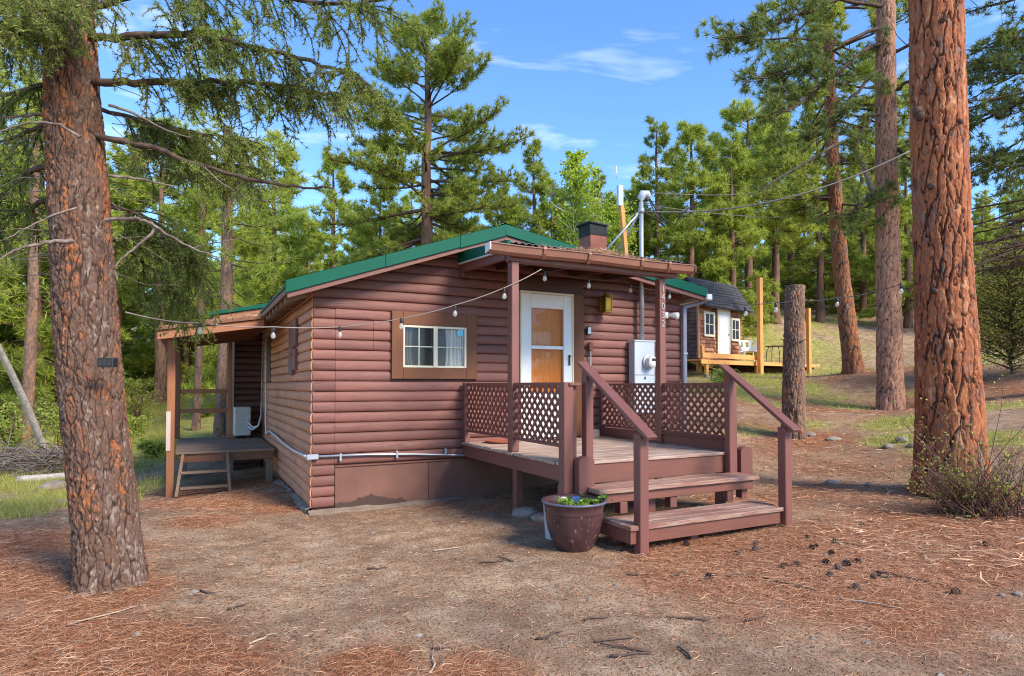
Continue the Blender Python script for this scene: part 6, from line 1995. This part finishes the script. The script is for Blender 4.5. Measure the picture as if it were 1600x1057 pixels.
tag(litter('pine_needles', 330000, (-3.8, 8.5), (-7, 2.5), needle_mask, .06, .15, .0013, M['litter'], .10, .03, .85, 1), 'orange fallen pine needles covering the ground', 'pine needles', kind='stuff')
tag(litter('pine_needles', 210000, (-3.8, 8.5), (-7, 2.5), needle_mask, .05, .13, .0014, M['litter_red'], .05, .02, .8, 2), 'darker red-brown pine needles among the orange ones', 'pine needles', kind='stuff')
tag(litter('pine_needles', 240000, (-3.8, 8.5), (-7, 4), lambda x, y: .2 + .5 * fbm(x * 1.1, y * 1.1, 3), .02, .10, .0015, M['litter'], .2, .008, .8, 3), 'sparse single needles scattered over bare dirt', 'pine needles', kind='stuff')
tag(litter('pine_needles', 60000, (4, 22), (-6, 8), needle_mask, .1, .24, .006, M['litter'], .05, .03, .8, 4), 'fallen needles on the slope below the shed', 'pine needles', kind='stuff')
tag(litter('wood_chips', 90000, (-3.8, 8.5), (-7, 3), lambda x, y: .5 + 0 * x, .008, .03, .005, M['litter_red'], .1, .006, .6, 5), 'small bark chips and grit on the dirt', 'bark chips', kind='stuff')
# dead leaves and needles piled under the side porch
# needles lying in the gutter and on the porch roof
n = 2600; rs = np.random.RandomState(44)
x = np.clip(rs.normal(3.15, .45, n), 2.3, 4.3); y = rs.uniform(-1.69, -1.45, n); zz = 3.115 + .07 * np.exp(-((x - 3.15) / .4) ** 2) * rs.uniform(0, 1, n)
d = unit(rs.normal(size=(n, 3)) * np.array([1, 1, .35])); L = rs.uniform(.06, .16, (n, 1)); s = unit(np.cross(d, rs.normal(size=(n, 3)))) * .0022
c = np.stack([x, y, zz], 1); V = np.stack([c - d * L / 2 - s, c - d * L / 2 + s, c + d * L / 2], 1).reshape(-1, 3)
o = mk('gutter_needles', V, [np.arange(n * 3).reshape(-1, 3)], M['litter']); tag(o, 'clump of orange needles spilling over the porch gutter', 'pine needles', kind='stuff')
n = 1500; x = rs.uniform(-1.75, -.35, n); y = rs.uniform(2.42, 3.6, n); zz = 2.345 + .17 * (x + 1.8) + rs.uniform(0, .05, n) * np.exp(-((x + .8) / .5) ** 2)
d = unit(rs.normal(size=(n, 3)) * np.array([1, 1, .3])); c = np.stack([x, y, zz], 1); L = rs.uniform(.08, .18, (n, 1)); s = unit(np.cross(d, rs.normal(size=(n, 3)))) * .003
V = np.stack([c - d * L / 2 - s, c - d * L / 2 + s, c + d * L / 2], 1).reshape(-1, 3)
o = mk('roof_needles', V, [np.arange(n * 3).reshape(-1, 3)], M['litter']); tag(o, 'orange needles lying on the side porch roof', 'pine needles', kind='stuff')

# grass ----------------------------------------------------------------------
def grass(name, n, xr, yr, h, w, label, thr=.25, seed=1):
    rs = np.random.RandomState(seed)
    x = rs.uniform(*xr, n); y = rs.uniform(*yr, n); m = grass_mask(x, y)
    ok = (rs.rand(n) < (m - thr) * 1.6) & frustum_ok(x, y, np.zeros(n)) & ~((x > -1.6) & (x < 6) & (y > 0))
    x = x[ok]; y = y[ok]; n = len(x); z = gz(x, y)
    p = np.stack([x, y, z - .01], 1); a = rs.uniform(0, 6.28, n)
    s = np.stack([np.cos(a), np.sin(a), 0 * a], 1) * w
    hh = h * rs.uniform(.4, 1.2, (n, 1)); tip = p + np.concatenate([rs.normal(size=(n, 2)) * .45, np.ones((n, 1))], 1) * hh
    V = np.stack([p - s, p + s, tip], 1).reshape(-1, 3)
    tag(mk(name, V, [np.arange(n * 3).reshape(-1, 3)], M['grass_blade']), label, 'grass', kind='stuff')


grass('grass', 420000, (-20, 3), (0.5, 34), .17, .007, 'sunlit grass on the left beyond the fir', .2, 1)
grass('grass', 90000, (-7, -2.2), (0.5, 8), .12, .004, 'short grass beside the side porch', .2, 4)
grass('grass', 260000, (6, 34), (-5, 28), .13, .008, 'yellow-green grass on the slope round the shed', .25, 2)
grass('grass', 60000, (7.5, 17), (-4, 9), .09, .004, 'thin grass patches beyond the stair rail', .2, 3)

# pine cones, sticks, stones -------------------------------------------------
V = []; F_ = []
rs = np.random.RandomState(12)
for k in range(7):
    t_ = k / 6; rr = .034 * math.sin(math.pi * (.12 + .8 * t_)) + .004
    for i in range(8):
        a = (i + .5 * (k % 2)) / 8 * 2 * math.pi
        c = np.array([math.cos(a) * rr * .5, math.sin(a) * rr * .5, t_ * .075])
        o_ = np.array([math.cos(a), math.sin(a), .35]) * rr * .75; s = np.array([-math.sin(a), math.cos(a), 0]) * rr * .42
        i0 = len(V); V += [c - s, c + s, c + o_ + s * .6, c + o_ - s * .6, c + o_ * 1.15 + np.array([0, 0, .006])]
        F_ += [(i0, i0 + 1, i0 + 2, i0 + 3), (i0 + 3, i0 + 2, i0 + 4)]
by = {}
for f in F_: by.setdefault(len(f), []).append(f)
cone_me = npmesh('pine_cone', np.array(V) - [0, 0, .037], [np.array(v) for v in by.values()]); cone_me.materials.append(M['cone_brown'])
spots = [(1072, 853), (1181, 852), (1180, 862), (1244, 885), (1269, 859), (1275, 857), (1307, 850), (1300, 868), (1292, 883), (1310, 890), (1322, 885), (1312, 893), (1340, 880), (1297, 903), (1366, 905), (1372, 900), (1340, 920), (1390, 905), (1107, 906), (1152, 868), (1492, 928), (1540, 853), (1345, 823), (1262, 842), (1225, 888)]
def hit(px, py, z0=0.03):
    r = FW + RT * (px - PCX) / FPX + UP * (PCY - py) / FPX
    z = z0
    for _ in range(12):
        t_ = (z - CAM[2]) / r[2]; q = CAM + r * t_; z = .5 * z + .5 * g1(q[0], q[1])
    return np.array([q[0], q[1], g1(q[0], q[1])])
for i, (px, py) in enumerate(spots):
    q = hit(px, py)
    o = bpy.data.objects.new('pine_cone', cone_me); COL.objects.link(o)
    o.location = q + np.array([0, 0, .016]); o.rotation_euler = (rs.uniform(1.1, 1.9), rs.uniform(-.4, .4), rs.uniform(0, 6.28)); s_ = rs.uniform(.55, .85); o.scale = (s_, s_, s_)
    tag(o, 'dark pine cone lying on the orange needles below the stairs', 'pine cone', 'pine cones')
sticks = [(955, 1002, 60, .2), (975, 1015, 70, 2.9), (985, 1025, 60, .1), (930, 968, 40, 0.3), (1235, 915, 60, -.6), (1150, 902, 40, .1), (1420, 905, 70, -.5), (1330, 852, 50, -.5), (1070, 1020, 30, 1.8), (590, 890, 30, .2), (325, 928, 30, -.3), (370, 950, 24, .6), (690, 1015, 24, .1), (1075, 970, 60, 3.0), (860, 995, 40, .4),
          (460, 770, 40, .1), (1060, 900, 30, .4), (1000, 900, 40, 0), (1180, 970, 30, .2), (770, 880, 40, .2), (790, 875, 30, 2.6), (1440, 780, 60, -.2)]
pale = [(1357, 945, 70, -.45), (1510, 863, 90, 0.05), (677, 1040, 40, 1.7), (410, 1000, 30, 1.0), (700, 860, 40, .3), (160, 965, 60, .7), (1300, 700, 30, .1)]
for lst, mt_, lab in ((sticks, 'twig', 'dark fallen twig on the ground'), (pale, 'pale_stick', 'pale bare stick on the ground')):
    for i, (px, py, L, a) in enumerate(lst):
        q = hit(px, py); sc = np.linalg.norm(q - CAM) / FPX
        d = RT * math.cos(a) + fv * math.sin(a) * 1.6
        pts = []
        for t_ in np.linspace(-.5, .5, 5):
            w_ = q + d * L * sc * t_ + rs.normal(size=3) * .008; w_[2] = g1(w_[0], w_[1]) + .012; pts.append(w_)
        where = 'among the orange needles' if px > 1000 else ('at the bottom middle of the dirt' if py > 960 else 'on the bare dirt left of the stairs')
        tag(tube('twig', pts, np.linspace(.009, .004, 5) * (1 if lst is sticks else .8), M[mt_], None, 5), lab + ' ' + where, 'twig', lab + 's ' + where)
# stones: near ones one by one
def stone(seed, s):
    r = np.random.RandomState(seed); bm = bmesh.new(); bmesh.ops.create_icosphere(bm, subdivisions=2, radius=1)
    for v in bm.verts:
        n_ = np.array(v.co); k_ = 1 + .35 * (vnoise(n_[0] * 1.7 + seed, n_[1] * 1.7 + n_[2] * 1.3) - .5)
        v.co = Vector(n_ * k_ * np.array(s))
    me = bpy.data.meshes.new('stone'); bm.to_mesh(me); bm.free(); me.materials.append(M['stone']); return me
for i, (px, py, s, lab) in enumerate([(1535, 600, (.42, .3, .12), 'broad flat grey rock right of the huge pine'), (1410, 690, (.12, .1, .07), 'pale stone left of the huge pine trunk'), (1387, 700, (.08, .08, .05), 'small stone left of the pine root'), (1425, 698, (.09, .07, .05), 'small pale stone touching the pine root'),
                                     (1300, 757, (.10, .08, .05), 'pale stone on the dark soil beyond the stairs'), (1357, 758, (.05, .05, .035), 'tiny stone beyond the stairs near the bush'), (1265, 664, (.12, .1, .06), 'pale stone right of the dead stump'), (1302, 672, (.16, .1, .05), 'flat pale stone right of the dead stump'),
                                     (1390, 697, (.1, .08, .04), 'flat stone between two pine trunks'), (820, 805, (.16, .14, .07), 'mossy rock under the porch edge'), (845, 812, (.12, .1, .06), 'smaller rock under the porch edge'), (1590, 930, (.03, .03, .02), 'pale pebble at the right edge'), (1565, 931, (.02, .02, .014), 'tiny pebble near the right edge'), (85, 762, (.35, .2, .1), 'pale rock behind the fir base'), (95, 790, (.2, .15, .07), 'flat pale rock left of the fir base'), (1290, 868, (.02, .02, .014), 'tiny stone among the cones')]):
    q = hit(px, py, .1)
    o = bpy.data.objects.new('rock', stone(500 + i, s)); COL.objects.link(o); o.location = q + np.array([0, 0, s[2] * .3]); o.rotation_euler = (0, 0, i * 1.3)
    tag(o, lab, 'rock')
# pebbles and clods: too many to count
n = 2600; x = rs.uniform(-3.5, 9, n); y = rs.uniform(-6.8, 3, n); ok = frustum_ok(x, y, 0 * x) & ~((x > 0) & (x < 5.9) & (y > -.02)); x = x[ok]; y = y[ok]; n = len(x)
z = gz(x, y); s = rs.uniform(.003, .011, (n, 1)) * (1 + (rs.rand(n, 1) < .06) * 1.6)
octv = np.array([(1, 0, 0), (0, 1, 0), (-1, 0, 0), (0, -1, 0), (0, 0, .7), (0, 0, -.7)]); octf = np.array([(0, 1, 4), (1, 2, 4), (2, 3, 4), (3, 0, 4), (1, 0, 5), (2, 1, 5), (3, 2, 5), (0, 3, 5)])
V = (np.stack([x, y, z + .002], 1)[:, None] + octv[None] * s[:, None] * rs.uniform(.6, 1.4, (n, 6, 1))).reshape(-1, 3)
F_ = (octf[None] + (np.arange(n) * 6)[:, None, None]).reshape(-1, 3)
tag(mk('pebbles', V, [F_], M['stone']), 'small pebbles and clods scattered over the dirt yard', 'pebbles', kind='stuff')
